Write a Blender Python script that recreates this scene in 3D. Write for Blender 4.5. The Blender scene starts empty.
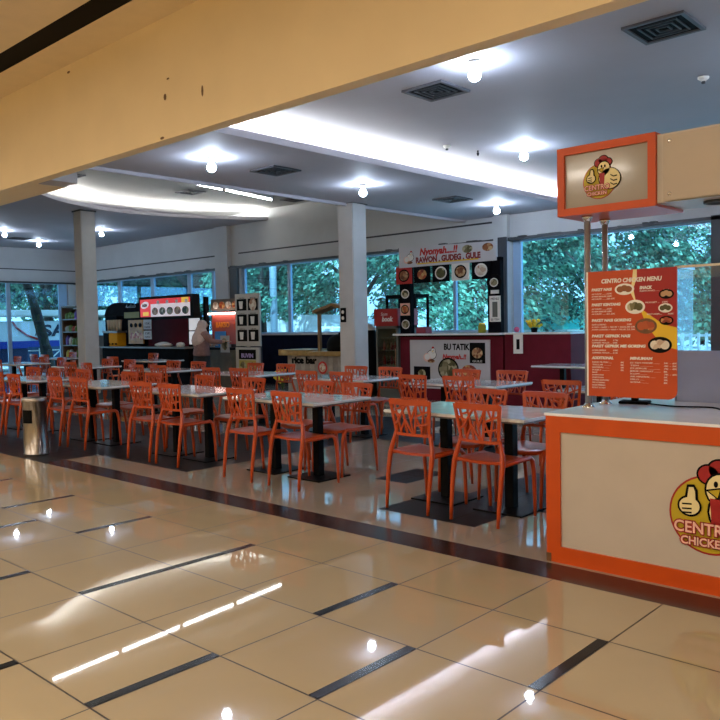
import bpy, bmesh, math, random
from mathutils import Vector, Matrix
PI = math.pi
S = bpy.context.scene
C = S.collection
random.seed(7)
# ------------------------------------------------------------------ camera, world, light, exposure
cam = bpy.data.objects.new('camera', bpy.data.cameras.new('camera')); C.objects.link(cam); S.camera = cam
F, PITCH, ROLL, YAW = 780.5, -4.495e-2, -1.9696e-2, -.74492
cam.data.sensor_fit = 'HORIZONTAL'; cam.data.sensor_width = 36; cam.data.lens = 36 * F / 720
cam.data.clip_end = 400; cam.data.clip_start = .05
fw = Vector((math.sin(YAW) * math.cos(PITCH), math.cos(YAW) * math.cos(PITCH), math.sin(PITCH)))
rt = Vector((math.cos(YAW), -math.sin(YAW), 0)); up = rt.cross(fw)
R_ = rt * math.cos(ROLL) + up * math.sin(ROLL); U_ = -rt * math.sin(ROLL) + up * math.cos(ROLL)
mw = Matrix((R_, U_, -fw)).transposed().to_4x4(); mw.translation = Vector((5.096, -3.799, 1.411))
cam.matrix_world = mw
S.view_settings.view_transform = 'Standard'; S.view_settings.look = 'None'; S.view_settings.gamma = 1
S.view_settings.exposure = 0.0
SKY_STRENGTH = 2.6
BULB_EM, TUBE_EM, COVE_EM = 250, 34, 150
MALL_W, MALL_COL = 70, (1.0, .90, .77)
COOL = (.62, .78, 1.0)
sl = bpy.data.lights.new('sun', 'SUN'); sl.energy = 11.0; sl.angle = .03; sl.color = (1, .97, .90)
so = bpy.data.objects.new('sun', sl); C.objects.link(so); so.rotation_euler = (math.radians(48), 0, math.radians(25))
W = bpy.data.worlds.new('sky'); S.world = W; W.use_nodes = True
nt = W.node_tree; bg = nt.nodes['Background']
tc = nt.nodes.new('ShaderNodeTexCoord'); nz = nt.nodes.new('ShaderNodeTexNoise'); nz.inputs['Scale'].default_value = 2.2
rp = nt.nodes.new('ShaderNodeValToRGB'); rp.color_ramp.elements[0].color = (.62, .80, 1, 1); rp.color_ramp.elements[1].color = (1, 1, 1, 1)
rp.color_ramp.elements[0].position = .35; rp.color_ramp.elements[1].position = .6
nt.links.new(tc.outputs['Generated'], nz.inputs['Vector']); nt.links.new(nz.outputs['Fac'], rp.inputs['Fac'])
nt.links.new(rp.outputs['Color'], bg.inputs['Color']); bg.inputs['Strength'].default_value = SKY_STRENGTH

# ------------------------------------------------------------------ materials
MC = {}
def mat(name, col=(.8, .8, .8), rough=.5, metal=0, emit=None, es=0, spec=.5, noise=0, nscale=6, bump=0, coat=0):
    if name in MC: return MC[name]
    m = bpy.data.materials.new(name); m.use_nodes = True; n = m.node_tree.nodes; l = m.node_tree.links
    b = n['Principled BSDF']; b.inputs['Base Color'].default_value = (*col, 1); b.inputs['Roughness'].default_value = rough
    b.inputs['Metallic'].default_value = metal; b.inputs['Specular IOR Level'].default_value = spec
    if coat: b.inputs['Coat Weight'].default_value = coat; b.inputs['Coat Roughness'].default_value = .05
    if emit: b.inputs['Emission Color'].default_value = (*emit, 1); b.inputs['Emission Strength'].default_value = es
    t = n.new('ShaderNodeTexCoord'); nz = n.new('ShaderNodeTexNoise'); nz.inputs['Scale'].default_value = nscale
    nz.inputs['Detail'].default_value = 5; l.new(t.outputs['Object'], nz.inputs['Vector'])
    r = n.new('ShaderNodeValToRGB'); k = noise if noise else .03
    r.color_ramp.elements[0].color = (*[c * (1 - k) for c in col], 1); r.color_ramp.elements[1].color = (*[min(1, c * (1 + k)) for c in col], 1)
    r.color_ramp.elements[0].position = .3; r.color_ramp.elements[1].position = .7
    l.new(nz.outputs['Fac'], r.inputs['Fac']); l.new(r.outputs['Color'], b.inputs['Base Color'])
    if bump:
        bp = n.new('ShaderNodeBump'); bp.inputs['Strength'].default_value = bump; l.new(nz.outputs['Fac'], bp.inputs['Height']); l.new(bp.outputs['Normal'], b.inputs['Normal'])
    MC[name] = m; return m
def M_(n, l, op, a, b=None):
    x = n.new('ShaderNodeMath'); x.operation = op
    for i, v in enumerate((a, b)):
        if v is None: continue
        if isinstance(v, (int, float)): x.inputs[i].default_value = v
        else: l.new(v, x.inputs[i])
    return x.outputs[0]
def tile_mat(name, col, joint, size, off, rough, w=.006, rects=(), dark=(.02, .02, .025), var=.06, drough=.25, size_y=None):
    m = bpy.data.materials.new(name); m.use_nodes = True; n = m.node_tree.nodes; l = m.node_tree.links; b = n['Principled BSDF']
    g = n.new('ShaderNodeNewGeometry'); sp = n.new('ShaderNodeSeparateXYZ'); l.new(g.outputs['Position'], sp.inputs[0])
    X, Y = sp.outputs[0], sp.outputs[1]; ks = []; cells = []
    for v, o, sz in ((X, off[0], size), (Y, off[1], size_y or size)):
        q = M_(n, l, 'DIVIDE', M_(n, l, 'SUBTRACT', v, o - w / 2), sz); fl = M_(n, l, 'FLOOR', q); cells.append(fl)
        ks.append(M_(n, l, 'LESS_THAN', M_(n, l, 'SUBTRACT', q, fl), w / sz))
    k = M_(n, l, 'MAXIMUM', ks[0], ks[1])
    cv = n.new('ShaderNodeCombineXYZ'); l.new(cells[0], cv.inputs[0]); l.new(cells[1], cv.inputs[1])
    wn = n.new('ShaderNodeTexWhiteNoise'); l.new(cv.outputs[0], wn.inputs['Vector'])
    nz = n.new('ShaderNodeTexNoise'); nz.inputs['Scale'].default_value = 3.5; nz.inputs['Detail'].default_value = 8; l.new(g.outputs['Position'], nz.inputs['Vector'])
    s = M_(n, l, 'ADD', M_(n, l, 'MULTIPLY', wn.outputs['Value'], .5), M_(n, l, 'MULTIPLY', nz.outputs['Fac'], .8))
    r = n.new('ShaderNodeValToRGB'); r.color_ramp.elements[0].color = (*[c * (1 - var) for c in col], 1); r.color_ramp.elements[1].color = (*[c * (1 + var) for c in col], 1)
    l.new(s, r.inputs['Fac'])
    cur = r.outputs['Color']; rg = None
    def mix(f, a, bcol):
        x = n.new('ShaderNodeMix'); x.data_type = 'RGBA'; l.new(f, x.inputs['Factor']); l.new(a, x.inputs['A']); x.inputs['B'].default_value = (*bcol, 1); return x.outputs['Result']
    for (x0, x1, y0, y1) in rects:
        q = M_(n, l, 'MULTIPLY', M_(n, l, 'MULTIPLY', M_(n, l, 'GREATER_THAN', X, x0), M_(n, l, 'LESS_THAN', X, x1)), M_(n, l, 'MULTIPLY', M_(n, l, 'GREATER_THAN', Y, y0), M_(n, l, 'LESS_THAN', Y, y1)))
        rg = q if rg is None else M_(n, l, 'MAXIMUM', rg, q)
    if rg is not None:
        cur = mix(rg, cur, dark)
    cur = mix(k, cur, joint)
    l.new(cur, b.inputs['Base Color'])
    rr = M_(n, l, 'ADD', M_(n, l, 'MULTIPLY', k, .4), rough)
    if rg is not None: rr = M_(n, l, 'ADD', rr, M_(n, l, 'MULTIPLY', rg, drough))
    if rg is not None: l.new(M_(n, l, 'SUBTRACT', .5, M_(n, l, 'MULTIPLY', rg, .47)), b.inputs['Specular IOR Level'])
    l.new(rr, b.inputs['Roughness']); b.inputs['IOR'].default_value = 1.55
    return m
def food(name, a, b_, c, scale=14):
    if name in MC: return MC[name]
    m = bpy.data.materials.new(name); m.use_nodes = True; n = m.node_tree.nodes; l = m.node_tree.links; p = n['Principled BSDF']
    t = n.new('ShaderNodeTexCoord'); v = n.new('ShaderNodeTexVoronoi'); v.inputs['Scale'].default_value = scale; l.new(t.outputs['Object'], v.inputs['Vector'])
    r = n.new('ShaderNodeValToRGB'); e = r.color_ramp.elements; e[0].color = (*a, 1); e[1].color = (*c, 1); e.new(.5).color = (*b_, 1); r.color_ramp.interpolation = 'LINEAR'
    s = n.new('ShaderNodeSeparateColor'); l.new(v.outputs['Color'], s.inputs[0]); l.new(s.outputs[0], r.inputs['Fac']); l.new(r.outputs['Color'], p.inputs['Base Color']); p.inputs['Roughness'].default_value = .35
    MC[name] = m; return m
def glass(name, tint, gl=.06, rough=.02):
    m = bpy.data.materials.new(name); m.use_nodes = True; n = m.node_tree.nodes; l = m.node_tree.links; n.remove(n['Principled BSDF'])
    t = n.new('ShaderNodeBsdfTransparent'); t.inputs[0].default_value = (*tint, 1); g = n.new('ShaderNodeBsdfGlossy'); g.inputs['Roughness'].default_value = rough
    lw = n.new('ShaderNodeLayerWeight'); lw.inputs[0].default_value = .25
    x = n.new('ShaderNodeMixShader'); l.new(M_(n, l, 'ADD', M_(n, l, 'MULTIPLY', lw.outputs['Fresnel'], .35), gl), x.inputs[0]); l.new(t.outputs[0], x.inputs[1]); l.new(g.outputs[0], x.inputs[2])
    l.new(x.outputs[0], n['Material Output'].inputs[0]); return m
orange_plastic = mat('orange_plastic', (.47, .060, .008), .28, noise=.08, nscale=3)
steel = mat('brushed_steel', (.62, .60, .57), .25, 1, noise=.1)
chrome = mat('chrome', (.75, .74, .72), .12, 1)
black = mat('black_metal', (.005, .005, .006), .4, spec=.08)
white = mat('white_laminate', (.72, .73, .75), .12, noise=.05, coat=.3)
tabletop_m = mat('pale_marble_laminate', (.72, .75, .78), .1, noise=.1, nscale=9, coat=.4)
orange_frame = mat('orange_laminate', (.56, .07, .003), .35, noise=.04)
cream_panel = mat('cream_panel', (.52, .46, .40), .3, noise=.03)
maroon = mat('maroon_board', (.12, .008, .018), .6, noise=.1, spec=.12)
navy = mat('navy_wall', (.006, .009, .026), .7, noise=.15, spec=.05)
darkp = mat('dark_panel', (.006, .006, .008), .7, noise=.2, spec=.03)
paint_tan = mat('tan_wall_paint', (.86, .71, .45), .6, noise=.03, nscale=2)
paint_grey = mat('pale_wall_paint', (.55, .57, .59), .6, noise=.06, nscale=1.5)
ceil_m = mat('ceiling_paint', (.46, .45, .50), .7, noise=.03, nscale=2)
ceil_mall = mat('mall_ceiling_paint', (.82, .66, .43), .7)
col_m = mat('column_paint', (.50, .50, .50), .45, noise=.04)
seam_m = mat('dark_seam', (.03, .035, .045), .6)
frame_m = mat('window_frame_paint', (.36, .52, .72), .4)
dkframe = mat('dark_frame', (.04, .045, .055), .5)
red_m = mat('red_print', (.50, .012, .012), .4); yel_m = mat('yellow_print', (.75, .48, .02), .4)
whitep = mat('white_print', (.80, .78, .75), .45); blackp = mat('black_print', (.006, .006, .006), .6, spec=.05)
cream_print = mat('cream_print', (.82, .70, .36), .4); oprint = mat('orange_print', (.50, .06, .008), .35)
pinkp = mat('pale_pink_print', (.85, .50, .40), .5)
wood_y = mat('yellow_wood', (.34, .22, .07), .5, noise=.2, nscale=12); wood_d = mat('brown_wood', (.16, .07, .025), .5, noise=.3, nscale=14)
wood_p = mat('pale_plank', (.36, .33, .29), .6, noise=.2, nscale=10)
bulb_m = mat('lit_bulb', (1, 1, 1), .3, emit=(.66, .80, 1), es=BULB_EM); tube_m = mat('lit_tube', (1, 1, 1), .3, emit=(.95, .97, 1), es=TUBE_EM)
cove_lit = mat('lit_cove_tube', (1, 1, 1), .3, emit=(.92, .96, 1), es=COVE_EM)
mall_lit = mat('lit_warm_diffuser', (1, 1, 1), .3, emit=MALL_COL, es=1.5)
win_glass = glass('tinted_window_glass', (.52, .82, 1.0)); clear_glass = glass('clear_glass', (.90, .95, .97), .05)
FD = [food('food_brown', (.08, .02, .008), (.30, .10, .03), (.62, .45, .25)), food('food_green', (.02, .03, .008), (.12, .10, .03), (.50, .45, .30)),
      food('food_red', (.20, .02, .01), (.45, .08, .02), (.60, .40, .15)), food('food_pale', (.35, .12, .05), (.60, .50, .40), (.75, .70, .62))]

# ------------------------------------------------------------------ mesh helpers
class MB:
    def __init__(s): s.b = bmesh.new(); s.m = []; s.cur = 0
    def use(s, m):
        if m not in s.m: s.m.append(m)
        s.cur = s.m.index(m); return s
    def _f(s, vs, smooth=False):
        try: f = s.b.faces.new(vs); f.material_index = s.cur; f.smooth = smooth; return f
        except ValueError: return None
    def box(s, x0, x1, y0, y1, z0, z1, bev=0, rot=None):
        vs = [s.b.verts.new((x, y, z)) for x in (x0, x1) for y in (y0, y1) for z in (z0, z1)]
        fs = [s._f([vs[i] for i in q]) for q in ((0, 1, 3, 2), (4, 6, 7, 5), (0, 4, 5, 1), (2, 3, 7, 6), (0, 2, 6, 4), (1, 5, 7, 3))]
        if bev:
            es = {e for f in fs for e in f.edges}
            bmesh.ops.bevel(s.b, geom=list(es), offset=bev, segments=2, affect='EDGES', material=s.cur)
        if rot: bmesh.ops.transform(s.b, matrix=rot, verts=[v for v in vs if v.is_valid])
        return s
    def tube(s, pts, r, n=8, sq=1.0, cap=True):
        pts = [Vector(p) for p in pts]; rs = r if isinstance(r, (list, tuple)) else [r] * len(pts); rings = []
        for i, p in enumerate(pts):
            t = (pts[min(i + 1, len(pts) - 1)] - pts[max(i - 1, 0)]).normalized()
            a = Vector((0, 0, 1)) if abs(t.z) < .9 else Vector((0, 1, 0)); u = t.cross(a).normalized(); v = t.cross(u)
            rings.append([s.b.verts.new(p + u * rs[i] * math.cos(2 * PI * k / n) + v * rs[i] * sq * math.sin(2 * PI * k / n)) for k in range(n)])
        for a, b in zip(rings, rings[1:]):
            for k in range(n): s._f((a[k], a[(k + 1) % n], b[(k + 1) % n], b[k]), True)
        if cap: s._f(rings[0][::-1]); s._f(rings[-1])
        return s
    def lathe(s, prof, c=(0, 0, 0), n=24, sx=1, sy=1):
        rings = [[s.b.verts.new((c[0] + max(r, 1e-4) * sx * math.cos(2 * PI * k / n), c[1] + max(r, 1e-4) * sy * math.sin(2 * PI * k / n), c[2] + z)) for k in range(n)] for r, z in prof]
        for a, b in zip(rings, rings[1:]):
            for k in range(n): s._f((a[k], a[(k + 1) % n], b[(k + 1) % n], b[k]), True)
        s._f(rings[0][::-1]); s._f(rings[-1]); return s
    def ball(s, c, r, n=12, sc=(1, 1, 1)):
        bmesh.ops.create_uvsphere(s.b, u_segments=n, v_segments=max(6, n // 2 + 2), radius=r, matrix=Matrix.Translation(c) @ Matrix.Diagonal((*sc, 1)))
        s.b.faces.ensure_lookup_table()
        for f in s.b.faces:
            if f.material_index == 0 and not f.smooth and len(f.verts) <= 4 and all(((v.co - Vector(c)).length <= r * max(sc) * 1.001) for v in f.verts): f.material_index = s.cur; f.smooth = True
        return s
    def poly(s, pts, y0, y1):       # polygon in x,z extruded along y
        a = [s.b.verts.new((x, y0, z)) for x, z in pts]; b = [s.b.verts.new((x, y1, z)) for x, z in pts]
        s._f(a); s._f(b[::-1]); n = len(pts)
        for i in range(n): s._f((a[i], b[i], b[(i + 1) % n], a[(i + 1) % n]))
        return s
    def disc(s, cx, cz, rx, rz, y0, y1, n=24, a0=0):
        ca, sa = math.cos(a0), math.sin(a0)
        return s.poly([(cx + rx * math.cos(t) * ca - rz * math.sin(t) * sa, cz + rx * math.cos(t) * sa + rz * math.sin(t) * ca) for t in [2 * PI * k / n for k in range(n)]], y0, y1)
    def build(s, name, m=None, parent=None):
        bmesh.ops.recalc_face_normals(s.b, faces=s.b.faces)
        me = bpy.data.meshes.new(name); s.b.to_mesh(me); s.b.free()
        for q in (s.m or [m]): me.materials.append(q)
        o = bpy.data.objects.new(name, me); C.objects.link(o)
        if parent: o.parent = parent
        return o
def rrect(x0, x1, z0, z1, r, n=4, corners=(1, 1, 1, 1)):
    out = []
    for (cx, cz, a, on) in ((x1 - r, z0 + r, -PI / 2, corners[0]), (x1 - r, z1 - r, 0, corners[1]), (x0 + r, z1 - r, PI / 2, corners[2]), (x0 + r, z0 + r, PI, corners[3])):
        if on:
            for k in range(n + 1): t = a + k * PI / 2 / n; out.append((cx + r * math.cos(t), cz + r * math.sin(t)))
        else:
            t = a + PI / 4; out.append((cx + r * (1 if math.cos(t) > 0 else -1), cz + r * (1 if math.sin(t) > 0 else -1)))
    return out
def tag(o, label, cat, group=None):
    o['label'] = label; o['category'] = cat
    if group: o['group'] = group
    return o
def thing(name, label, cat, loc=(0, 0, 0), rz=0, group=None):
    o = bpy.data.objects.new(name, None); o.empty_display_size = .1; C.objects.link(o); o.location = loc; o.rotation_euler.z = rz
    return tag(o, label, cat, group)
def struct(o): o['kind'] = 'structure'; return o
def stroot(name, loc=(0, 0, 0)):
    o = bpy.data.objects.new(name, None); o.empty_display_size = .1; C.objects.link(o); o.location = loc; return struct(o)
def copy_tree(o, parent=None):
    c = o.copy(); C.objects.link(c)
    if parent: c.parent = parent
    for ch in list(o.children): copy_tree(ch, c)
    return c
def text(body, size, loc, m, parent, name='lettering', ext=.001, align='CENTER', shear=0, squeeze=1, bold=0, rz=0, tilt=0, width=None):
    cu = bpy.data.curves.new(name, 'FONT'); cu.body = body; cu.size = size; cu.extrude = ext; cu.align_x = align; cu.shear = shear; cu.offset = bold; cu.resolution_u = 3
    t = bpy.data.objects.new(name, cu); C.objects.link(t); dg = bpy.context.evaluated_depsgraph_get(); dg.update()
    me = bpy.data.meshes.new_from_object(t.evaluated_get(dg)); bpy.data.objects.remove(t)
    me.materials.clear(); me.materials.append(m)
    if width:
        xs = [v.co.x for v in me.vertices]; squeeze = width / max(1e-6, max(xs) - min(xs))
    me.transform(Matrix.Rotation(tilt, 4, 'Y') @ Matrix.Rotation(PI / 2, 4, 'X') @ Matrix.Diagonal((squeeze, 1, 1, 1)))
    o = bpy.data.objects.new(name, me); C.objects.link(o); o.location = loc; o.rotation_euler.z = rz
    if parent: o.parent = parent
    return o

# ------------------------------------------------------------------ the setting
XL, XR, YW, YM = -19.5, 8.0, 9.0, -11.0
mall_tile = tile_mat('polished_cream_tile', (.42, .335, .210), (.03, .02, .012), .6, (0, 0), .025, .008)
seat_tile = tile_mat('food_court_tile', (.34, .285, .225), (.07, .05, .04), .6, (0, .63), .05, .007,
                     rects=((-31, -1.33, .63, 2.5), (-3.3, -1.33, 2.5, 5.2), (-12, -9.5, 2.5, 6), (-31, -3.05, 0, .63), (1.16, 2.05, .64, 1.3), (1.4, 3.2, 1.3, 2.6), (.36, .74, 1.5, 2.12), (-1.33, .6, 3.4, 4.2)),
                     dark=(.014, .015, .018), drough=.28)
granite = mat('brown_granite', (.024, .013, .010), .2, noise=.5, nscale=25)
bar_m = mat('black_inlay_tile', (.008, .008, .010), .22, noise=.2, spec=.15)
b = MB().use(mall_tile)
def q4(b, x0, x1, y0, y1, z=0): b._f([b.b.verts.new(p) for p in ((x0, y0, z), (x1, y0, z), (x1, y1, z), (x0, y1, z))])
b.box(XL - 4, XR, YM, 0, -.12, 0)
b.use(bar_m)
for row, (per, ph) in {3: (2, 0), 2: (3, 2), 1: (3, 1), 0: (3, 0), -1: (3, 2), -2: (3, 1), -3: (3, 0)}.items():
    for i in range(-30, 13):
        if i % per == ph % per: b.box(i * .6 - .052, i * .6 - .002, -.6 * (5 - row) + .002, -.6 * (4 - row) - .002, -.01, .0012)
struct(b.build('floor'))
struct(MB().box(XL, XR, .25, YW + .3, -.12, 0).build('floor', seat_tile))
struct(MB().box(-3.05, XR, 0, .25, -.12, 0).build('trim_1', granite))
struct(MB().box(XL - 4, -3.05, 0, .25, -.12, 0).build('trim_2', mat('dark_strip', (.015, .015, .017), .4, noise=.2, spec=.1)))
# yellow beam over the opening
b = MB().use(paint_tan).box(XL - 4, XR, 0, .12, 3.0, 4.9)
b.box(-16, -3.2, .121, .45, 3.0, 4.5); b.use(mat('beam_scuff', (.16, .09, .04), .7))
for (x, z, w, h) in ((-.57, 3.35, .02, .028), (-.05, 3.29, .014, .045), (-.52, 3.49, .02, .008), (-.63, 3.02, .03, .012), (-2.2, 3.93, .03, .012)): b.disc(x, z, w, h, -.0015, .001, 8)
struct(b.build('wall_front_beam'))
struct(MB().box(-3.2, -2.9, .13, .42, 3.0, 3.12).build('trim_3', ceil_m))
# mall ceiling with a black slot
struct(MB().box(XL - 4, XR, -.36, 0, 4.0, 4.15).build('ceiling', ceil_mall))
struct(MB().box(XL - 4, XR, YM, -.60, 4.0, 4.15).build('ceiling', ceil_mall)); struct(MB().box(XL - 4, XR, -.60, -.36, 4.006, 4.1).build('trim_20', blackp))
struct(MB().box(XL - 4, XR, YM - .2, YM, 0, 4.15).build('wall_behind', paint_tan))
struct(MB().box(XR, XR + .2, YM, YW + .3, 0, 4.9).build('wall_right', paint_tan))
struct(MB().box(XL - 4.2, XL - 4, YM, .0, 0, 4.15).build('wall_mall_left', paint_tan))
# food court ceilings: right bay (high), low band, middle bay (highest, curved cove), left zone
LB, LA = -1.45, -3.85
struct(MB().box(LB - .35, XR, .12, YW, 3.64, 3.74).build('ceiling', ceil_m))
b = MB().use(ceil_m).box(LA + .04, LB - .03, .12, YW, 3.42, 3.45); b.box(LB - .03, LB, .12, YW, 3.42, 3.5); b.box(LA, LA + .04, .12, YW, 3.375, 4.32); b.box(LA, LB - .35, .12, YW, 3.74, 3.8); b.box(LB - .37, LB - .33, .12, YW, 3.45, 3.74)
struct(b.build('ceiling'))
struct(MB().box(-11.6, LA, .12, YW, 4.32, 4.42).build('ceiling', mat('middle_bay_paint', (.36, .36, .34), .7)))
arc = [(-9.3, .2), (-9.5, 3.0), (-10.25, 3.95), (-10.75, 5.1), (-10.85, 6.2), (-10.6, 7.3), (-10.2, 8.2), (-9.7, 9.0)]
def sm(pts, n=5):
    out = []
    for i in range(len(pts) - 1):
        p0, p1, p2, p3 = pts[max(i - 1, 0)], pts[i], pts[i + 1], pts[min(i + 2, len(pts) - 1)]
        for k in range(n):
            t = k / n; out.append(tuple(.5 * (2 * p1[j] + (p2[j] - p0[j]) * t + (2 * p0[j] - 5 * p1[j] + 4 * p2[j] - p3[j]) * t * t + (3 * p1[j] - p0[j] - 3 * p2[j] + p3[j]) * t ** 3) for j in range(len(p1))))
    return out + [pts[-1]]
AR = [(-9.4, .2)] + sm(arc[1:])
b = MB().use(ceil_m)
for (x0, y0), (x1, y1) in zip(AR, AR[1:]):
    for z0, z1, e0, e1 in ((4.05, 4.06, 0, None), (4.06, 4.125, 0, .03)):
        if e1 is None: pts = ((x0, y0), (x1, y1), (XL, y1), (XL, y0))
        else: pts = ((x0, y0), (x1, y1), (x1 - e1, y1), (x0 - e1, y0))
        lo = [b.b.verts.new((p[0], p[1], z0)) for p in pts]; hi = [b.b.verts.new((p[0], p[1], z1)) for p in pts]
        b._f(lo); b._f(hi[::-1])
        for i in range(4): b._f((lo[i], hi[i], hi[(i + 1) % 4], lo[(i + 1) % 4]))
struct(b.build('ceiling'))
struct(MB().box(XL, -11.5, .12, YW, 4.42, 4.5).build('ceiling', ceil_m))
# back wall with window openings
def back_piece(b, x0, x1, z0, z1): b.box(x0, x1, YW, YW + .2, z0, z1)
OPEN = [(-19.3, -11.6, 1.2), (-10.88, -3.12, 1.23), (-2.78, .86, .15), (1.12, 7.6, .15)]
b = MB().use(paint_grey); back_piece(b, XL - .2, XR, 2.95, 4.9); xs = [XL - .2] + [v for o in OPEN for v in o[:2]] + [XR]
for i in range(0, len(xs), 2): back_piece(b, xs[i], xs[i + 1], -.1, 2.95)
for x0, x1, s in OPEN: back_piece(b, x0, x1, -.1, s)
b.use(seam_m); b.box(XL, -11.6, YW - .004, YW, 3.30, 3.335); b.box(-10.9, -3.2, YW - .004, YW, 3.30, 3.335)
b.use(dkframe); b.box(XL, XR, YW - .10, YW, 2.93, 2.985)
rr = random.Random(3)
for i in range(60):
    x = rr.uniform(XL, XR - .5); b.box(x, x + rr.uniform(.03, .25), YW - .11, YW - .02, 2.98, 2.98 + rr.uniform(.005, .03))
struct(b.build('wall_back'))
b = MB().use(navy).box(-10.88, -3.12, YW - .03, YW - .002, 0, 1.2); b.use(white).box(-10.88, -3.12, YW - .08, YW, 1.2, 1.235); struct(b.build('baseboard_back'))
# left wall
b = MB().use(paint_grey); b.box(XL - .2, XL, .12, YW, 2.97, 4.9); b.box(XL - .2, XL, .12, .6, 0, 2.97); b.box(XL - .2, XL, 8.72, YW, 0, 2.97)
b.use(seam_m).box(XL, XL + .004, .12, YW, 3.36, 3.39); b.use(dkframe).box(XL, XL + .08, .12, YW, 2.94, 2.99); struct(b.build('wall_left'))
# pilasters on the back wall
for i, (x0, x1) in enumerate(((-11.75, -11.22), (-3.1, -2.80))):
    b = MB().use(paint_grey).box(x0, x1, YW - .12, YW, 0, 4.3 if i == 0 else 3.42)
    if i == 0: b.use(dkframe).box(-11.2, -10.9, YW - .08, YW, 0, 2.95)
    else: b.use(dkframe).box(-2.98, -2.8, YW - .16, YW - .12, 0, 3.0)
    struct(b.build('trim_%d' % (4 + i)))
struct(MB().box(.86, 1.12, YW - .1, YW, 0, 3.0).build('trim_6', dkframe))
# windows
def window(i, x0, x1, z0, mull, jamb=.09):
    r = stroot('window_%d' % i, (0, YW + .1, 0)); b = MB()
    b.box(x0, x0 + jamb, -.04, .04, z0, 2.95); b.box(x1 - .05, x1, -.04, .04, z0, 2.95); b.box(x0, x1, -.04, .04, z0, z0 + .04); b.box(x0, x1, -.04, .04, 2.91, 2.95)
    for m, w in mull: b.box(m - w / 2, m + w / 2, -.035, .035, z0, 2.95)
    b.build('window_frame', frame_m, r)
    edges = sorted([x0 + jamb] + [m for m, _ in mull] + [x1 - .05])
    for a, c in zip(edges, edges[1:]): MB().box(a, c, -.004, .004, z0 + .04, 2.91).build('window_pane', win_glass, r)
window(1, *OPEN[0], [(-15.05, .16), (-13.2, .16), (-16.9, .16), (-12.1, .1)])
window(2, *OPEN[1], [(-9.07, .1), (-7.2, .1), (-5.4, .1), (-4.15, .06)], .12)
window(3, *OPEN[2], [], .16)
window(4, *OPEN[3], [(3.3, .1), (5.4, .1)], .1)
r = stroot('window_5', (XL - .1, 0, 0)); b = MB()
for y, w in ((.62, .06), (2.6, .1), (4.7, .1), (6.78, .12), (8.56, .28)): b.box(-.035, .035, y - w / 2, y + w / 2, .04, 2.97)
b.box(-.04, .04, .6, 8.7, 0, .06); b.box(-.04, .04, .6, 8.7, 2.93, 2.97); b.build('window_frame', frame_m, r)
for a, c in ((.65, 2.6), (2.6, 4.7), (4.7, 6.75), (6.84, 8.42)): MB().box(-.004, .004, a, c, .06, 2.93).build('window_pane', win_glass, r)
# columns
def column(x, y, h, w=.34, label=''):
    b = MB().use(col_m).box(x - w / 2, x + w / 2, y - w / 2, y + w / 2, 0, h, .012)
    b.use(dkframe).box(x - w / 2 - .02, x + w / 2 + .02, y - w / 2 - .02, y + w / 2 + .02, h - .03, h)
    struct(b.build('trim_%d' % column.n)); column.n += 1
column.n = 7
column(-11.15, 4.9, 4.05); column(-3.86, 5.78, 3.44)
b = MB().use(darkp).box(-.06, .06, -.02, 0, -.12, .12, .005); b.use(whitep).disc(0, .05, .03, .03, -.024, -.018, 12); b.disc(0, -.05, .03, .03, -.024, -.018, 12)
o = b.build('switch_plate'); o.location = (-3.93, 5.61, 1.58); tag(o, 'small black socket plate with two round sockets on the square column', 'socket')

struct(MB().box(XL - 4.4, XR + .4, YM - .4, YW + .5, 4.95, 5.1).build('roof', ceil_m))  # unseen slab added to stop sun leaking through gaps between the ceilings
# ------------------------------------------------------------------ lamps and ceiling fittings
lamp = thing('bulb_lamp', 'x', 'lamp')
MB().lathe([(.055, 0), (.055, -.02), (.03, -.035), (.022, -.06)]).build('lamp_base', whitep, lamp)
MB().lathe([(.018, -.055), (.025, -.07), (.045, -.095), (.055, -.125), (.045, -.155), (.02, -.172), (.0, -.176)], n=16).build('bulb', bulb_m, lamp)
LP = [((1.27, 1.86, 3.64), 'white bulb nearest the yellow beam on the right high ceiling'), ((-.15, 5.05, 3.64), 'white bulb on the right high ceiling just left of the orange framed sign'),
      ((-2.46, 1.88, 3.42), 'white bulb on the low ceiling band beside the yellow beam'), ((-2.48, 4.55, 3.42), 'white bulb on the low ceiling band in front of the blue lit square column'),
      ((-2.2, 7.6, 3.42), 'white bulb on the low ceiling band above the food booth banner'),
      ((-15.5, 5.0, 4.05), 'leftmost white bulb on the far left ceiling'), ((-17.3, 6.75, 4.05), 'middle white bulb of the far left ceiling near the left wall'), ((-13.9, 6.85, 4.05), 'white bulb on the far left ceiling just right of the grey column'),
      ((3.6, 3.4, 3.64), 'added unseen bulb on the right high ceiling behind the kiosk fascia'), ((3.3, 6.4, 3.64), 'added unseen bulb on the right high ceiling far behind the kiosk fascia'), ((5.8, 1.6, 3.64), 'added unseen bulb above the right end of the kiosk')]  # these three bulbs are out of view, added to even out the light
for i, (p, lab) in enumerate(LP):
    o = lamp if i == 0 else copy_tree(lamp); o.location = p; o['label'] = lab; o['group'] = 'bare white bulbs on the ceilings'
vent = thing('ceiling_vent', 'x', 'vent')
b = MB(); w = .235
for a in ((-w, w, -w, -w + .03), (-w, w, w - .03, w), (-w, -w + .03, -w + .03, w - .03), (w - .03, w, -w + .03, w - .03)): b.box(a[0], a[1], a[2], a[3], -.02, 0)
b.build('vent_frame', mat('vent_grey', (.10, .10, .12), .5), vent)
b = MB().use(blackp).box(-w + .03, w - .03, -w + .03, w - .03, -.006, 0); b.use(dkframe)
for k in (.05, .10, .15):
    for a in ((-k, k, -k, -k + .012), (-k, k, k - .012, k), (-k, -k + .012, -k, k), (k - .012, k, -k, k)): b.box(a[0], a[1], a[2], a[3], -.018, -.006)
b.build('vent_louvre', None, vent)
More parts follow.
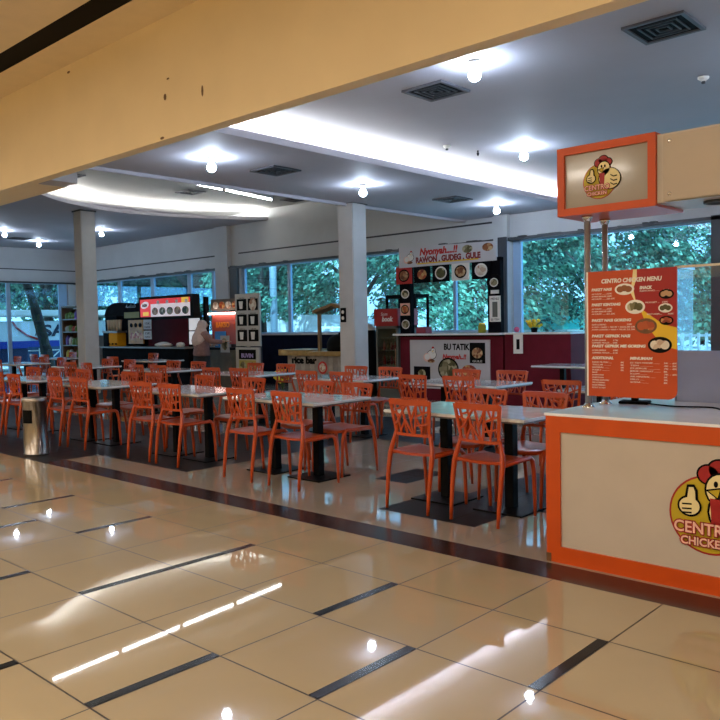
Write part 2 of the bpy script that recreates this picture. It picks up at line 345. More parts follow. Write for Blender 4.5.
VP = [((2.72, 2.28, 3.64), 'large square ceiling vent nearest the top right corner'), ((.53, 2.3, 3.64), 'square black ceiling vent beside the yellow beam on the high ceiling'), ((-2.54, 2.95, 3.42), 'square black vent on the low ceiling band near the beam'),
      ((-2.41, 6.63, 3.42), 'square black vent on the low ceiling band in front of the back wall'), ((-17.0, 6.05, 4.05), 'dark vent on the far left ceiling between two bulbs'), ((-8.9, 3.4, 4.32), 'dark vent in the middle bay above the bright cove tip'),
      ((-8.9, 6.15, 4.32), 'small dark vent in the middle bay behind the fluorescent tubes'), ((-8.2, 8.5, 4.32), 'dark vent in the middle bay close to the back wall')]
for i, (p, lab) in enumerate(VP):
    o = vent if i == 0 else copy_tree(vent); o.location = p; o['label'] = lab; o['group'] = 'square ceiling vents'
det = thing('smoke_detector', 'x', 'detector')
MB().lathe([(.05, 0), (.05, -.015), (.03, -.03), (.012, -.045), (0, -.046)], n=16).build('detector_body', whitep, det); MB().lathe([(.018, -.04), (.018, -.06), (0, -.062)], n=10).build('detector_tip', dkframe, det)
for i, (p, lab) in enumerate([((-.78, 4.26, 3.64), 'round white detector on the high ceiling near the bright cove'), ((2.50, 3.78, 3.64), 'round white detector on the high ceiling at the right edge')]):
    o = det if i == 0 else copy_tree(det); o.location = p; o['label'] = lab
o = MB().lathe([(.012, 0), (.012, -.03), (.02, -.035), (.006, -.07), (0, -.071)], n=8).build('sprinkler', darkp); o.location = (-.68, 4.8, 3.64); tag(o, 'tiny dark sprinkler head on the high ceiling beside the white detector', 'sprinkler')
fx = thing('tube_light', 'x', 'lamp')
MB().box(-.03, .03, -.61, .61, -.05, 0, .004).build('lamp_housing', whitep, fx); MB().tube([(0, -.59, -.075), (0, .59, -.075)], .014, 10).build('tube', tube_m, fx)
for q in (-.61, .59): MB().box(-.015, .015, q, q + .02, -.095, -.05).build('lamp_holder', whitep, fx)
for q in (-.45, .45): MB().tube([(0, q, 0), (0, q, .13)], .008, 6).build('hanging_rod', whitep, fx)
for i in range(4):
    o = fx if i == 0 else copy_tree(fx); o.location = (-7.2, 6.35 - 1.27 * i, 4.13 + .07 * i); o.rotation_euler.x = -.055; o['group'] = 'row of tube lights in the middle bay'
    o['label'] = ['white fluorescent tube light at the far end of the middle bay row', 'white fluorescent tube light second from the far end of the row', 'white fluorescent tube light third from the far end of the row', 'white fluorescent tube light nearest the yellow beam in the row'][i]
# cove tubes (real light strips lying on the ledges)
g = 'cove tubes lighting the ceiling bays'
b = MB(); b.tube([(LB - .12, .4, 3.49), (LB - .12, 8.9, 3.49)], .016, 8); tag(b.build('cove_light_strip', cove_lit), 'long bright cove strip on the ledge of the low ceiling band', 'lamp', g)
b = MB(); b.tube([(x - .13, y, 4.12) for x, y in AR[1:-1]], .02, 8); tag(b.build('cove_light_strip', mat('lit_curved_cove', (1, 1, 1), .3, emit=(1, .99, .95), es=COVE_EM * .9)), 'curved bright cove strip on the ledge of the left ceiling', 'lamp', g)
# mall downlights behind the camera
pl = thing('panel_light', 'x', 'lamp'); MB().box(-.03, .03, -.03, .03, 0, .025).build('ceiling_mount', whitep, pl)
b = MB(); b.box(-.6, .6, -.3, .3, -.03, 0, .004); b.build('lamp_housing', whitep, pl); MB().box(-.57, .57, -.27, .27, -.036, -.03).build('diffuser', mall_lit, pl)
ld = bpy.data.lights.new('panel_lamp', 'AREA'); ld.shape = 'RECTANGLE'; ld.size = 1.1; ld.size_y = .5; ld.energy = MALL_W; ld.color = MALL_COL
lo = bpy.data.objects.new('panel_lamp', ld); C.objects.link(lo); lo.parent = pl; lo.location = (0, 0, -.05)
k = 0
for x in (-13, -9, -5, -1, 3, 6.5):
    for y, r_ in ((-4.2, 'inner'), (-7.6, 'outer')):
        o = pl if k == 0 else copy_tree(pl); o.location = (x, y, 3.975); o['group'] = 'warm panel lights on the mall ceiling'
        o['label'] = 'warm rectangular panel light on the mall ceiling, %s row, %s' % (r_, {-13: 'far left', -9: 'left', -5: 'centre left', -1: 'centre', 3: 'centre right', 6.5: 'right'}[x]); k += 1

# ------------------------------------------------------------------ chairs
def make_chair():
    t = thing('dining_chair', 'x', 'chair')
    SH = .445
    # seat: rounded, slightly dished
    b = MB(); n = 10; top = []; bot = []
    for i in range(n + 1):
        v = -.19 + .42 * i / n; hw = .212 if v < .12 else .212 - .05 * ((v - .12) / .11) ** 2 * 1
        row = []; rb = []
        for j in range(n + 1):
            u = -1 + 2 * j / n; z = SH - .012 * (1 - u * u) - (.02 * max(0, (v - .17) / .06))
            row.append(b.b.verts.new((u * hw, v, z))); rb.append(b.b.verts.new((u * hw * .98, v * .985, z - .016)))
        top.append(row); bot.append(rb)
    for i in range(n):
        for j in range(n):
            b._f((top[i][j], top[i][j + 1], top[i + 1][j + 1], top[i + 1][j]), True); b._f((bot[i][j], bot[i + 1][j], bot[i + 1][j + 1], bot[i][j + 1]), True)
    for i in range(n):
        b._f((top[i][0], top[i + 1][0], bot[i + 1][0], bot[i][0])); b._f((top[i][n], bot[i][n], bot[i + 1][n], top[i + 1][n]))
        b._f((top[0][i], bot[0][i], bot[0][i + 1], top[0][i + 1])); b._f((top[n][i], top[n][i + 1], bot[n][i + 1], bot[n][i]))
    b.build('seat', orange_plastic, t)
    # backrest shell with a branching web
    def P(u, w):                               # u -1..1 , w 0..1 (height .545 -> .855)
        hw = .165 + .041 * w; zz = .565 + .275 * w
        return Vector((u * hw, -.160 - .035 * w - .028 * (1 - u * u), zz))
    b = MB()
    def strip(a, c, wd, th=.013, seg=6):
        pr = None
        for k in range(seg + 1):
            s_ = k / seg; u = a[0] + (c[0] - a[0]) * s_; w = a[1] + (c[1] - a[1]) * s_; p = P(u, w)
            p2 = P(u + (c[0] - a[0]) * .01, w + (c[1] - a[1]) * .01); d = (p2 - p).normalized(); nn = Vector((.25 * u, -1, .1)).normalized(); sd = d.cross(nn).normalized()
            ww = (wd[0] + (wd[1] - wd[0]) * s_) / 2 if isinstance(wd, tuple) else wd / 2
            ring = [b.b.verts.new(p + sd * ww * i + nn * th / 2 * j) for i, j in ((-1, -1), (1, -1), (1, 1), (-1, 1))]
            if pr:
                for q in range(4): b._f((pr[q], pr[(q + 1) % 4], ring[(q + 1) % 4], ring[q]))
            else: b._f(ring[::-1])
            pr = ring
        b._f(pr)
    strip((-.93, .935), (.93, .935), .046, seg=12); strip((-.95, .03), (.95, .03), .022, seg=12)
    strip((-.96, .02), (-.94, .99), (.022, .03)); strip((.96, .02), (.94, .99), (.022, .03))
    W_ = [((-.55, .0), (-.72, .9)), ((-.15, .0), (-.35, .92)), ((.2, .0), (-.02, .92)), ((.25, .0), (.42, .92)), ((.6, .0), (.75, .92)),
          ((-.62, .42), (-.02, .92)), ((-.95, .30), (-.62, .42)), ((-.22, .45), (.2, .0)), ((.12, .42), (.42, .92)), ((.12, .42), (.0, .92)), ((-.95, .68), (-.42, .55)), ((.36, .55), (.95, .72)), ((.33, .3), (.95, .38)), ((-.55, .12), (-.22, .45)), ((.6, .2), (.36, .55)), ((-.68, .72), (-.3, .78)), ((.66, .62), (.5, .92))]
    for a, c in W_: strip(a, c, .0145, .011)
    b.build('backrest', orange_plastic, t)
    for s in (-1, 1):
        b = MB(); b.tube([(s * .202, -.245, 0), (s * .204, -.235, .12), (s * .207, -.212, .30), (s * .206, -.190, .42), (s * .197, -.176, .48), (s * .178, -.165, .55), (s * .168, -.162, .59)], [.0115, .014, .017, .019, .018, .015, .012], 8, 1.15)
        b.build('leg', orange_plastic, t)
        b = MB(); b.tube([(s * .196, .235, 0), (s * .198, .228, .15), (s * .199, .215, .33), (s * .199, .198, .405), (s * .2, .165, .432), (s * .202, .0, .425), (s * .205, -.19, .42)], [.0115, .014, .0165, .018, .017, .014, .014], 8, 1.1)
        b.build('leg', orange_plastic, t)
    return t
chair0 = make_chair(); used = [False]
def chair(x, y, rz, label, group):
    o = chair0 if not used[0] else copy_tree(chair0); used[0] = True
    o.location = (x, y, 0); o.rotation_euler.z = rz; o['label'] = label; o['group'] = group
def make_table():
    t = thing('dining_table', 'x', 'table')
    b = MB(); b.use(tabletop_m).box(-.64, .64, -.38, .38, .712, .735, .006); b.use(mat('table_edge', (.12, .11, .11), .4)).box(-.63, .63, -.37, .37, .70, .712); b.build('tabletop', None, t)
    for s in (-1, 1):
        b = MB(); b.box(s * .3 - .037, s * .3 + .037, -.037, .037, .012, .70, .004); b.box(s * .3 - .16, s * .3 + .16, -.16, .16, .685, .70); b.build('pedestal', black, t)
        MB().box(s * .3 - .21, s * .3 + .21, -.21, .21, 0, .012, .003).build('base_plate', black, t)
    return t
table0 = make_table(); tused = [False]
def table(x, y, label):
    o = table0 if not tused[0] else copy_tree(table0); tused[0] = True
    o.location = (x, y, 0); o['label'] = label; o['group'] = 'white topped dining tables'
NY, FY = .955, 1.60            # near and far chair rows around a table whose centre is at y 1.26
T1 = [(1.66, 'nearest the kiosk', [1.40, 2.0], [1.40, 1.96]), (-.42, 'second from the kiosk', [-.62, .02], [-.63, -.10]), (-2.11, 'third from the kiosk', [-2.35, -1.80], [-2.62, -1.70]),
      (-4.02, 'behind the steel bin', [-4.28, -3.70], [-4.25, -3.70]), (-6.0, 'at the left picture edge', [-6.0, -5.45], [-6.42, -5.5])]
j = lambda a=.04: random.uniform(-a, a)
for x, wh, ns, fs in T1:
    table(x, 1.26, 'white topped double pedestal dining table of the front row, ' + wh)
    for side, lst, y, rz in (('near', ns, NY, 0), ('far', fs, FY, PI)):
        for i, cx in enumerate(lst):
            chair(cx, y + j(.015), rz + j(), 'orange chair, %s side, %s one, front row table %s' % (side, ('left', 'right')[i], wh), 'orange chairs around the front row tables')
chair(-7.15, 1.62, PI + .1, 'orange web-backed chair partly cut by the left picture edge, front row', 'orange chairs around the front row tables')
chair(-6.62, .96, .05, 'orange web-backed chair cut off by the left picture edge, near side', 'orange chairs around the front row tables')
T2 = [(-.04, 'in front of the maroon booth', [-.38, .22], [-.40, .24]), (-1.92, 'in front of the drinks fridge', [-2.12, -1.52], [-2.25, -1.62]), (-3.95, 'in front of the rice counter', [-4.08, -3.5], [-4.45, -3.72]),
      (-6.15, 'in front of the person', [-6.1, -5.52], [-6.65, -5.88]), (-8.75, 'beside the grey column', [-8.35, -7.75], [-8.9, -8.05]), (-11.6, 'at the far left', [-12.1, -11.4], [-12.9, -11.6, -10.75]), (1.95, 'hidden behind the menu board', [1.43, 2.05], [1.6, 2.2])]
for x, wh, ns, fs in T2:
    table(x, 3.55, 'white topped dining table of the second row, ' + wh)
    for side, lst, y, rz in (('near', ns, 3.2, 0), ('far', fs, 3.90, PI)):
        for i, cx in enumerate(lst):
            chair(cx, y + j(.03), rz + j(.08), 'orange chair, %s side, %s one, second row table %s' % (side, ('left', 'right', 'far right')[i], wh), 'orange chairs around the second row tables')
table(-.45, 7.15, 'white topped table beside the maroon partition under the right window')
table(-9.7, 5.6, 'white topped dining table of the back row just right of the grey column'); table(-13.6, 5.5, 'white topped dining table of the back row at the far left')
for x, y, rz, lab in ((-9.95, 4.98, .05, 'in front of the back row table right of the grey column'), (-10.9, 6.2, PI, 'standing behind the grey column'), (-13.9, 5.1, 0, 'near side of the back row table at the far left, left one'), (-13.3, 5.1, 0, 'near side of the back row table at the far left, right one'), (-14.3, 5.95, PI, 'far side of the back row table at the far left'),
                      (-.1, 8.0, PI, 'behind the table beside the maroon partition'), (.75, 6.6, .6, 'alone near the right window beyond the maroon partition')):
    chair(x, y, rz, 'orange chair ' + lab, 'orange chairs at the back')

# ------------------------------------------------------------------ waste bin
t = thing('waste_bin', 'stainless steel cylinder waste bin with a square black opening beside the front tables', 'bin', (-3.70, .22, 0))
MB().lathe([(.135, 0), (.135, .02), (.13, .025), (.13, .60), (.135, .605), (.135, .65), (.125, .655), (.11, .64), (0, .635)], n=40).build('bin_body', mat('bin_steel', (.36, .33, .30), .28, 1, noise=.15, nscale=4), t)
b = MB()
a0 = math.atan2(-4.02, 8.9) - .75
for k in range(6):
    a, c = a0 - .5 + k * .17, a0 - .5 + (k + 1) * .17
    vs = [b.b.verts.new((.132 * math.cos(q), .132 * math.sin(q), z)) for q, z in ((a, .37), (c, .37), (c, .52), (a, .52))]; b._f(vs)
b.build('bin_opening', blackp, t)

# ------------------------------------------------------------------ chicken emblem (generic built marks)
def emblem(parent, cx, cz, s, y, name='emblem'):
    """round badge with cartoon hen; s = badge radius; front faces -y"""
    d = .0012; yel_m, red_m = mat('gold_print', (.50, .37, .012), .4), mat('crimson_print', (.34, .01, .012), .4)
    b = MB(); X = lambda u: cx + u * s; Z = lambda v: cz + v * s
    b.use(red_m).disc(cx, cz, s, s, y - d, y, 40); b.use(yel_m).disc(cx, cz, s * .95, s * .95, y - 2 * d, y - d, 40)
    L = 3
    def blob(m, u, v, ru, rv, l, a=0): b.use(m).disc(X(u), Z(v), ru * s, rv * s, y - l * d, y - (l - 1) * d, 20, a)
    def pol(m, pts, l): b.use(m).poly([(X(u), Z(v)) for u, v in pts], y - l * d, y - (l - 1) * d)
    for u, v, r_ in ((-.02, 1.02, .25), (.24, 1.16, .26), (.52, 1.02, .22)): blob(blackp, u, v, r_ + .05, r_ + .02, 3)
    for u, v, r_ in ((-.02, 1.02, .25), (.24, 1.16, .26), (.52, 1.02, .22)): blob(red_m, u, v, r_, r_ * .9, 4)
    blob(blackp, .28, .66, .40, .44, 5); blob(cream_print, .28, .66, .35, .39, 6)
    blob(blackp, .62, .08, .68, .62, 5, -.3); blob(cream_print, .62, .08, .62, .57, 6, -.3)
    pol(blackp, [(-.10, .64), (.30, .74), (.22, .42)], 7); pol(yel_m, [(-.02, .62), (.26, .69), (.20, .47)], 8)
    pol(red_m, [(.02, .44), (.34, .42), (.30, -.28), (.06, -.30)], 7)
    for u in (.16, .36): blob(blackp, u, .80, .05, .08, 8)
    # raised hand with thumb
    blob(blackp, -.48, .18, .30, .27, 7); blob(cream_print, -.48, .18, .25, .22, 8)
    pol(blackp, [(-.62, .28), (-.54, .72), (-.36, .74), (-.28, .60), (-.26, .26)], 7); pol(cream_print, [(-.55, .28), (-.49, .66), (-.38, .67), (-.34, .56), (-.32, .26)], 9)
    for v in (.24, .12, .02): pol(blackp, [(-.66, v), (-.42, v + .02), (-.42, v - .02), (-.66, v - .035)], 10)
    # folded wing lines
    for v in (.26, .02, -.2): pol(blackp, [(.66, v), (.86, v - .13), (1.08, v - .10), (1.06, v - .04), (.86, v - .07), (.69, v + .04)], 8)
    o = b.build(name, None, parent)
    for body, w, sz, v in (('CENTRO', 1.50, .40, -.48), ('CHICKEN', 1.16, .28, -.78)):
        text(body, sz * s, (X(-.10), y - 12 * d, Z(v)), red_m, o, 'lettering', .0006, bold=.035 * s, width=(w + .07) * s)
        text(body, sz * s, (X(-.10), y - 13.4 * d, Z(v)), pinkp, o, 'lettering', .0006, bold=.008 * s, width=w * s)
    return o

# ------------------------------------------------------------------ kiosk
KX, KY, KT = 2.803, .282, .872
kc = thing('kiosk_counter', 'orange framed food kiosk counter with white panel and round hen emblem', 'counter', (0, 0, 0)); KL = 3.2
b = MB().use(orange_frame)
fwid = .115
b.box(KX, KX + KL, KY, KY + .03, KT - .105, KT - .012); b.box(KX, KX + KL, KY, KY + .03, 0, .095); b.box(KX, KX + .09, KY, KY + .03, .095, KT - .105); b.box(KX + KL - .1, KX + KL, KY, KY + .03, .095, KT - .105)
b.build('counter_frame', None, kc)
b = MB().use(cream_panel).box(KX + .088, KX + KL - .1, KY + .013, KY + .03, .09, KT - .10); b.build('front_panel', None, kc)
b = MB().use(orange_frame).box(KX, KX + .03, KY + .03, KY + 1.5, 0, KT - .012); b.build('side_panel', None, kc)
b = MB().use(mat('kiosk_top', (.82, .84, .92), .22, noise=.03, coat=.3)).box(KX - .01, KX + KL, KY - .005, KY + 1.5, KT - .012, KT + .004, .003); b.build('counter_top', None, kc)
b = MB().use(wood_d).box(KX - .0, KX + .03, KY - .003, KY + .03, 0.0, .05); b.build('corner_guard', wood_d, kc)
emblem(kc, 3.725, .405, .205, KY + .013)
# poles
for y_, lab in ((.66, 'front chrome pole standing on the kiosk counter beside the menu board'), (.90, 'rear chrome pole standing on the kiosk counter behind the front one')):
    t = thing('sign_pole', lab, 'pole', (2.885, y_, KT + .004), group='chrome poles carrying the kiosk sign')
    MB().tube([(0, 0, 0), (0, 0, 1.165)], .019, 16).build('tube', mat('satin_steel', (.34, .35, .37), .25, .45), t)
    MB().lathe([(.04, 0), (.04, .008), (.024, .02), (.021, .03)], n=16).build('flange', chrome, t)
    MB().lathe([(.021, 1.135), (.03, 1.155), (.035, 1.168), (.0, 1.169)], n=16).build('cap', chrome, t)
# sign box
sg = thing('sign_box', 'orange framed hanging sign with a hen emblem above the kiosk', 'sign', (0, 0, 0))
SX0, SX1, SZ0, SZ1, SY = 2.735, 3.34, 2.045, 2.455, .57
b = MB().use(orange_frame); e = .045
for a in ((SX0, SX1, SZ0, SZ0 + e), (SX0, SX1, SZ1 - e, SZ1), (SX0, SX0 + e, SZ0 + e, SZ1 - e), (SX1 - e, SX1, SZ0 + e, SZ1 - e)): b.box(a[0], a[1], SY, SY + .42, a[2], a[3])
b.build('sign_frame', None, sg)
MB().box(SX0 + e, SX1 - e, SY + .02, SY + .03, SZ0 + e, SZ1 - e).build('sign_panel', mat('greige_panel', (.36, .335, .30), .12, noise=.02, coat=.25), sg)
emblem(sg, 3.0, 2.23, .104, SY + .02)
fs = thing('kiosk_fascia', 'long cream fascia board above the kiosk right of the orange framed sign', 'sign', (0, 0, 0))
MB().box(SX1 + .002, 6.0, SY + .02, SY + .42, 2.06, 2.44).build('fascia_board', mat('cream_board', (.54, .49, .43), .35, noise=.03), fs)
MB().box(SX1 + .045, 5.9, SY - .005, SY + .002, 2.065, 2.425, .002).build('acrylic_panel', mat('cream_acrylic', (.52, .46, .40), .06, noise=.02, coat=1), fs)
for x in (SX1 + .08, 4.6, 5.85):
    for z in (2.10, 2.39):
        o = MB().lathe([(.011, -.026), (.012, 0), (.008, .006), (0, .007)], n=12).build('standoff_screw', chrome, fs); o.location = (x, SY - .006, z); o.rotation_euler.x = PI / 2
o = MB().lathe([(.085, 0), (.085, -.012), (.07, -.014), (.068, -.004), (0, -.004)], n=24).build('downlight_ring', dkframe, fs); o.location = (3.62, SY + .2, 2.06)
b = MB()
for x in (5.4, 5.9): b.tube([(x, .78, KT + .004), (x, .78, 2.06)], .021, 12)
b.build('support_pole', chrome, fs)
# menu board
mb = thing('menu_board', 'orange and red menu board with dish photos hanging at the chrome poles', 'menu', (0, 0, 0))
MX0, MX1, MZ0, MZ1, MY = 2.915, 3.445, .955, 1.70, .605
b = MB().use(oprint); b.poly(rrect(MX0, MX1, MZ0, MZ1, .05, 4, (1, 0, 0, 0)), MY, MY + .008); b.use(whitep).box(MX0 - .01, MX0, MY, MY + .014, MZ0, MZ1)
b.build('board', None, mb)
w_, h_ = MX1 - MX0, MZ1 - MZ0
mx = lambda u: MX0 + u * w_
mz = lambda v: MZ1 - v * h_
b = MB().use(mat('deep_red_print', (.33, .008, .01), .35)).poly([(mx(u), mz(v)) for u, v in ((.56, 0), (1, 0), (1, .45), (.85, .42), (.70, .35), (.60, .28), (.52, .18))][::-1], MY - .001, MY)
b.use(yel_m).poly([(mx(u), mz(v)) for u, v in ((.60, .30), (.74, .37), (.86, .43), (1, .455), (1, .62), (.90, .60), (.78, .53), (.68, .44))][::-1], MY - .002, MY - .001)
b.use(cream_print).poly([(mx(u), mz(v)) for u, v in ((.53, 0), (.57, 0), (.57, .06), (.53, .15), (.56, .26), (.64, .34), (.58, .30), (.50, .18))][::-1], MY - .0025, MY - .001)
b.build('colour_swoosh', None, mb)
for i, (u, v, ru, rv, plate) in enumerate([(.43, .15, .11, .045, whitep), (.55, .29, .11, .055, whitep), (.67, .44, .12, .06, wood_d), (.82, .585, .13, .062, blackp), (.89, .20, .08, .037, blackp), (.88, .305, .075, .035, whitep), (.89, .40, .075, .035, blackp)]):
    o = MB().disc(mx(u), mz(v), ru * w_, rv * h_, MY - .004, MY - .001).build('dish_photo', plate, mb)
    b = MB().use(FD[i % 4])
    for k in range(3): b.disc(mx(u) + (k - 1) * ru * w_ * .42, mz(v) + (k % 2) * .006, ru * w_ * .38, rv * h_ * .55, MY - .005 - .0005 * k, MY - .004, 12)
    b.build('food', None, o)
def T(s_, u, v, size, width=None, m=whitep, **k): text(s_, size, (mx(u), MY - .003, mz(v)), m, mb, 'lettering', .0006, 'LEFT', shear=.15, width=width, **k)
T('CENTRO CHICKEN MENU', .16, .095, .034, .68 * w_, bold=.0012)
T('SNACK', .60, .155, .024, .125 * w_ * 1.1, bold=.0012)
for s_, v, wd in (('PAKET NASI', .155, .24), ('PAKET KENTANG', .275, .34), ('PAKET NASI GORENG', .40, .46), ('PAKET GEPREK NASI', .525, .45), ('PAKET GEPREK MIE GORENG', .605, .62), ('ADDITIONAL', .70, .26)): T(s_, .045, v, .022, wd * w_, bold=.001)
T('MINUMAN', .49, .70, .022, .25 * w_, bold=.001)
def rows(items, u, v0, dv, wd, pu):
    for i, (a, p_) in enumerate(items):
        T(a, u, v0 + i * dv, .0125, min(wd, len(a) * .0155) * w_)
        if p_: T(p_, pu, v0 + i * dv, .0125, len(p_) * .02 * w_)
rows([('AYAM ........', '15K'), ('AYAM BAKAR ...', '18K'), ('AYAM ........', '20.5K')], .045, .185, .02, .2, .22)
rows([('AYAM ........', '15K'), ('AYAM BAKAR ...', '18K'), ('AYAM ........', '21.5K')], .045, .305, .02, .2, .22)
rows([('NASI GORENG', '15K'), ('AYAM + NASI + TELUR + SAUS', '20.5K'), ('AYAM GORENG + NASI + TELUR', '22.5K')], .045, .43, .02, .4, .45)
rows([('AYAM GEPREK', '17K'), ('GEPREK MOZA ...', '20K')], .045, .555, .02, .26, .29)
rows([('AYAM GEPREK', '18K'), ('GEPREK MOZA ...', '21K')], .045, .635, .02, .26, .29)
rows([('NASI PUTIH ....', '4K'), ('TELUR ........', '5K'), ('SAMBAL ......', '4K'), ('KEJU ........', '5K'), ('SAUS', ''), ('AYAM PAHA', ''), ('AYAM DADA', ''), ('SAMBAL BAWANG', ''), ('MIE GORENG', ''), ('NASI MERAH', ''), ('KULIT AYAM', '')], .045, .73, .0205, .33, .38)
rows([('ES TEH MANIS ........', '5K - 6K'), ('TEH ............', '4K - 5K'), ('ES JERUK ............', '7K - 8K'), ('JERUK HANGAT .........', '8K'), ('KOPI .......', '7K - 8K'), ('AIR MINERAL ......', '5K'), ('MILO .....', '9K'), ('SODA ........', '8K')], .49, .73, .0215, .36, .86)
rows([('KENTANG ......', '12K')], .60, .175, .02, .22, .85); rows([('NUGGET ...', '10K')], .66, .265, .02, .16, .84); rows([('KULIT AYAM ....', '10K')], .68, .355, .02, .16, .90)
# sneeze-guard display on the counter
dc = thing('display_case', 'glass food display case with pale lower panel on the kiosk counter', 'display case', (0, 0, KT + .004))
MB().box(3.17, 5.2, 1.30, 1.315, 0, .33, .002).build('lower_panel', mat('pale_blue_acrylic', (.33, .40, .62), .25, noise=.04), dc)
MB().box(3.17, 5.2, 1.30, 1.306, .33, .865).build('glass_front', clear_glass, dc)
b = MB(); b.box(3.17, 5.2, 1.297, 1.32, .86, .875); b.box(3.17, 3.185, 1.30, 1.62, .86, .875); b.box(3.17, 3.182, 1.30, 1.312, 0, .86); b.build('case_edge', steel, dc)
MB().box(3.17, 3.176, 1.32, 1.62, 0, .86).build('glass_side', clear_glass, dc)
t = thing('card_reader', 'small black device lying on the kiosk counter behind the menu board', 'device', (3.02, 1.03, KT + .004), .2)
MB().box(-.09, .09, -.06, .06, 0, .018, .004).build('body', darkp, t); MB().box(-.02, .02, -.02, .02, .018, .06, .003).build('stub', darkp, t)
tag(MB().tube(sm([(3.1, 1.02, KT + .01), (3.3, .95, KT + .009), (3.5, 1.0, KT + .009), (3.62, .86, KT + .009), (3.8, .72, KT + .009)]), .005, 6).build('black_cable', blackp), 'thin black cable running over the white kiosk counter', 'cable')
t = thing('black_tray', 'black tray lying at the right on the kiosk counter', 'tray', (4.0, .95, KT + .004))
MB().box(-.22, .22, -.13, .13, 0, .01, .003).build('tray_bottom', darkp, t)
b = MB(); b.box(-.22, .22, -.13, -.12, .01, .025); b.box(-.22, .22, .12, .13, .01, .025); b.box(-.22, -.21, -.12, .12, .01, .025); b.box(.21, .22, -.12, .12, .01, .025); b.build('tray_rim', darkp, t)

# ------------------------------------------------------------------ food booths along the back wall
def pic(parent, x0, x1, z0, z1, y, k, frame=None, name='dish_photo', dish=True, plate=True):
    b = MB().use(frame or darkp).box(x0, x1, y - .006, y, z0, z1); o = b.build(name, None, parent)
    if dish:
        cx, cz, r_ = (x0 + x1) / 2, (z0 + z1) / 2, min(x1 - x0, z1 - z0) * .42
        b = MB()
        if plate: b.use(whitep if k % 2 else darkp).disc(cx, cz, r_, r_ * .9, y - .008, y - .006, 20)
        b.use(FD[k % 4]).disc(cx, cz, r_ * .82, r_ * .7, y - .0095, y - .008, 16); b.build('dish', None, o)
    return o
# ---- hawker booth with the hen banner
by = 7.6
bt = thing('food_booth', 'maroon food booth with white dish banner and BU TATIK front panel', 'food booth', (0, 0, 0))
b = MB().use(maroon); b.box(-4.38, -2.12, by + .02, by + .7, .0, 1.17); b.build('counter_body', None, bt)
MB().box(-4.46, -2.10, by - .12, by + .75, 1.195, 1.23, .005).build('counter_top', white, bt)
MB().box(-4.40, -2.12, by, by + .7, 1.17, 1.195).build('top_support', darkp, bt)
fp = MB().box(-4.13, -2.37, by - .005, by + .02, .22, 1.11).build('front_banner', mat('grey_white_banner', (.50, .49, .52), .4, noise=.04), bt)
y = by - .005
text('BU TATIK', .15, (-3.07, y - .002, .935), blackp, fp, 'lettering', .001, bold=.006, width=.56)
text('Nyonyah..!!', .115, (-3.12, y - .002, .77), red_m, fp, 'lettering', .001, bold=.006, shear=.2, width=.52)
pic(fp, -4.04, -3.66, .36, .62, y, 1, darkp, plate=False); MB().disc(-3.25, .58, .23, .21, y - .004, y).build('plate', blackp, fp)
MB().use(FD[1]).disc(-3.25, .58, .20, .18, y - .006, y - .004).build('dish_photo', None, fp); MB().use(FD[2]).disc(-2.80, .50, .19, .17, y - .006, y).build('dish_photo', None, fp)
o = pic(fp, -2.78, -2.46, .70, 1.06, y, 0, blackp, plate=False); text('GULE', .05, (-2.62, y - .009, .72), whitep, o, width=.2)
def cook_mark(parent, cx, cz, s, y):   # small line drawing of a steaming pot beside a hen shape
    b = MB(); d = .0015
    for m, u, v, a, c, l in ((darkp, 0, 0, .52, .42, 1), (whitep, 0, 0, .47, .37, 2), (pinkp, -.5, -.25, .42, .38, 2), (whitep, -.5, -.2, .30, .26, 3), (darkp, .15, .38, .26, .26, 2), (whitep, .15, .38, .22, .22, 3), (red_m, .15, .62, .12, .10, 4), (FD[0], -.05, -.55, .40, .16, 4), (darkp, .02, .40, .035, .035, 4), (darkp, .22, .40, .035, .035, 4), (yel_m, .12, .30, .07, .05, 4)):
        b.use(m).disc(cx + u * s, cz + v * s, a * s, c * s, y - l * d, y - (l - 1) * d, 18)
    b.build('drawn_mark', None, parent)
cook_mark(fp, -3.62, .84, .21, y)
# pillars, dish row and head banner
for x0, x1, nm in ((-4.36, -4.10, 'left'), (-2.40, -2.14, 'right')):
    pp = MB().box(x0, x1, by, by + .1, 1.23, 2.5).build('post', darkp, bt)
    if nm == 'left':
        pic(pp, x0 + .02, x1 - .01, 1.83, 2.12, by, 1); pic(pp, x0 + .01, x1 - .02, 1.57, 1.80, by, 2, pinkp); pic(pp, x0 + .02, x1 - .01, 1.27, 1.54, by, 1)
    else:
        MB().use(blackp).disc(-2.26, 2.09, .15, .15, by - .01, by - .001).build('round_sign', None, pp); pic(pp, -2.36, -2.16, 1.98, 2.2, by - .01, 1)
        o = MB().box(-2.36, -2.14, by - .008, by, 1.42, 1.86).build('price_sheet', whitep, pp); MB().box(-2.30, -2.20, by - .012, by - .008, 1.50, 1.76).build('cup_photo', mat('grey_photo', (.12, .13, .12), .4), o)
        text('MENU', .06, (-2.25, by - .01, 1.79), blackp, o, width=.16); text('ES TEH', .05, (-2.25, by - .01, 1.44), blackp, o, width=.16)
        MB().box(-2.33, -2.17, by - .012, by, 1.90, 1.96).build('label_strip', whitep, pp)
hb = MB().poly([(-4.33, 2.46), (-2.20, 2.46), (-2.20, 2.79), (-4.33, 2.84)], by - .04, by - .01).build('head_banner', mat('white_banner', (.58, .58, .62), .4), bt)
y = by - .04
text('Nyonyah....!!', .17, (-3.42, y - .002, 2.665), red_m, hb, 'lettering', .001, bold=.008, shear=.2, width=.85)
text('RAWON . GUDEG . GULE', .14, (-3.22, y - .002, 2.53), mat('dark_red_print', (.22, .01, .01), .4), hb, 'lettering', .001, bold=.008, width=1.42)
MB().box(-3.90, -2.55, y - .0015, y, 2.50, 2.525).build('underline', yel_m, hb)
cook_mark(hb, -4.06, 2.64, .17, y)
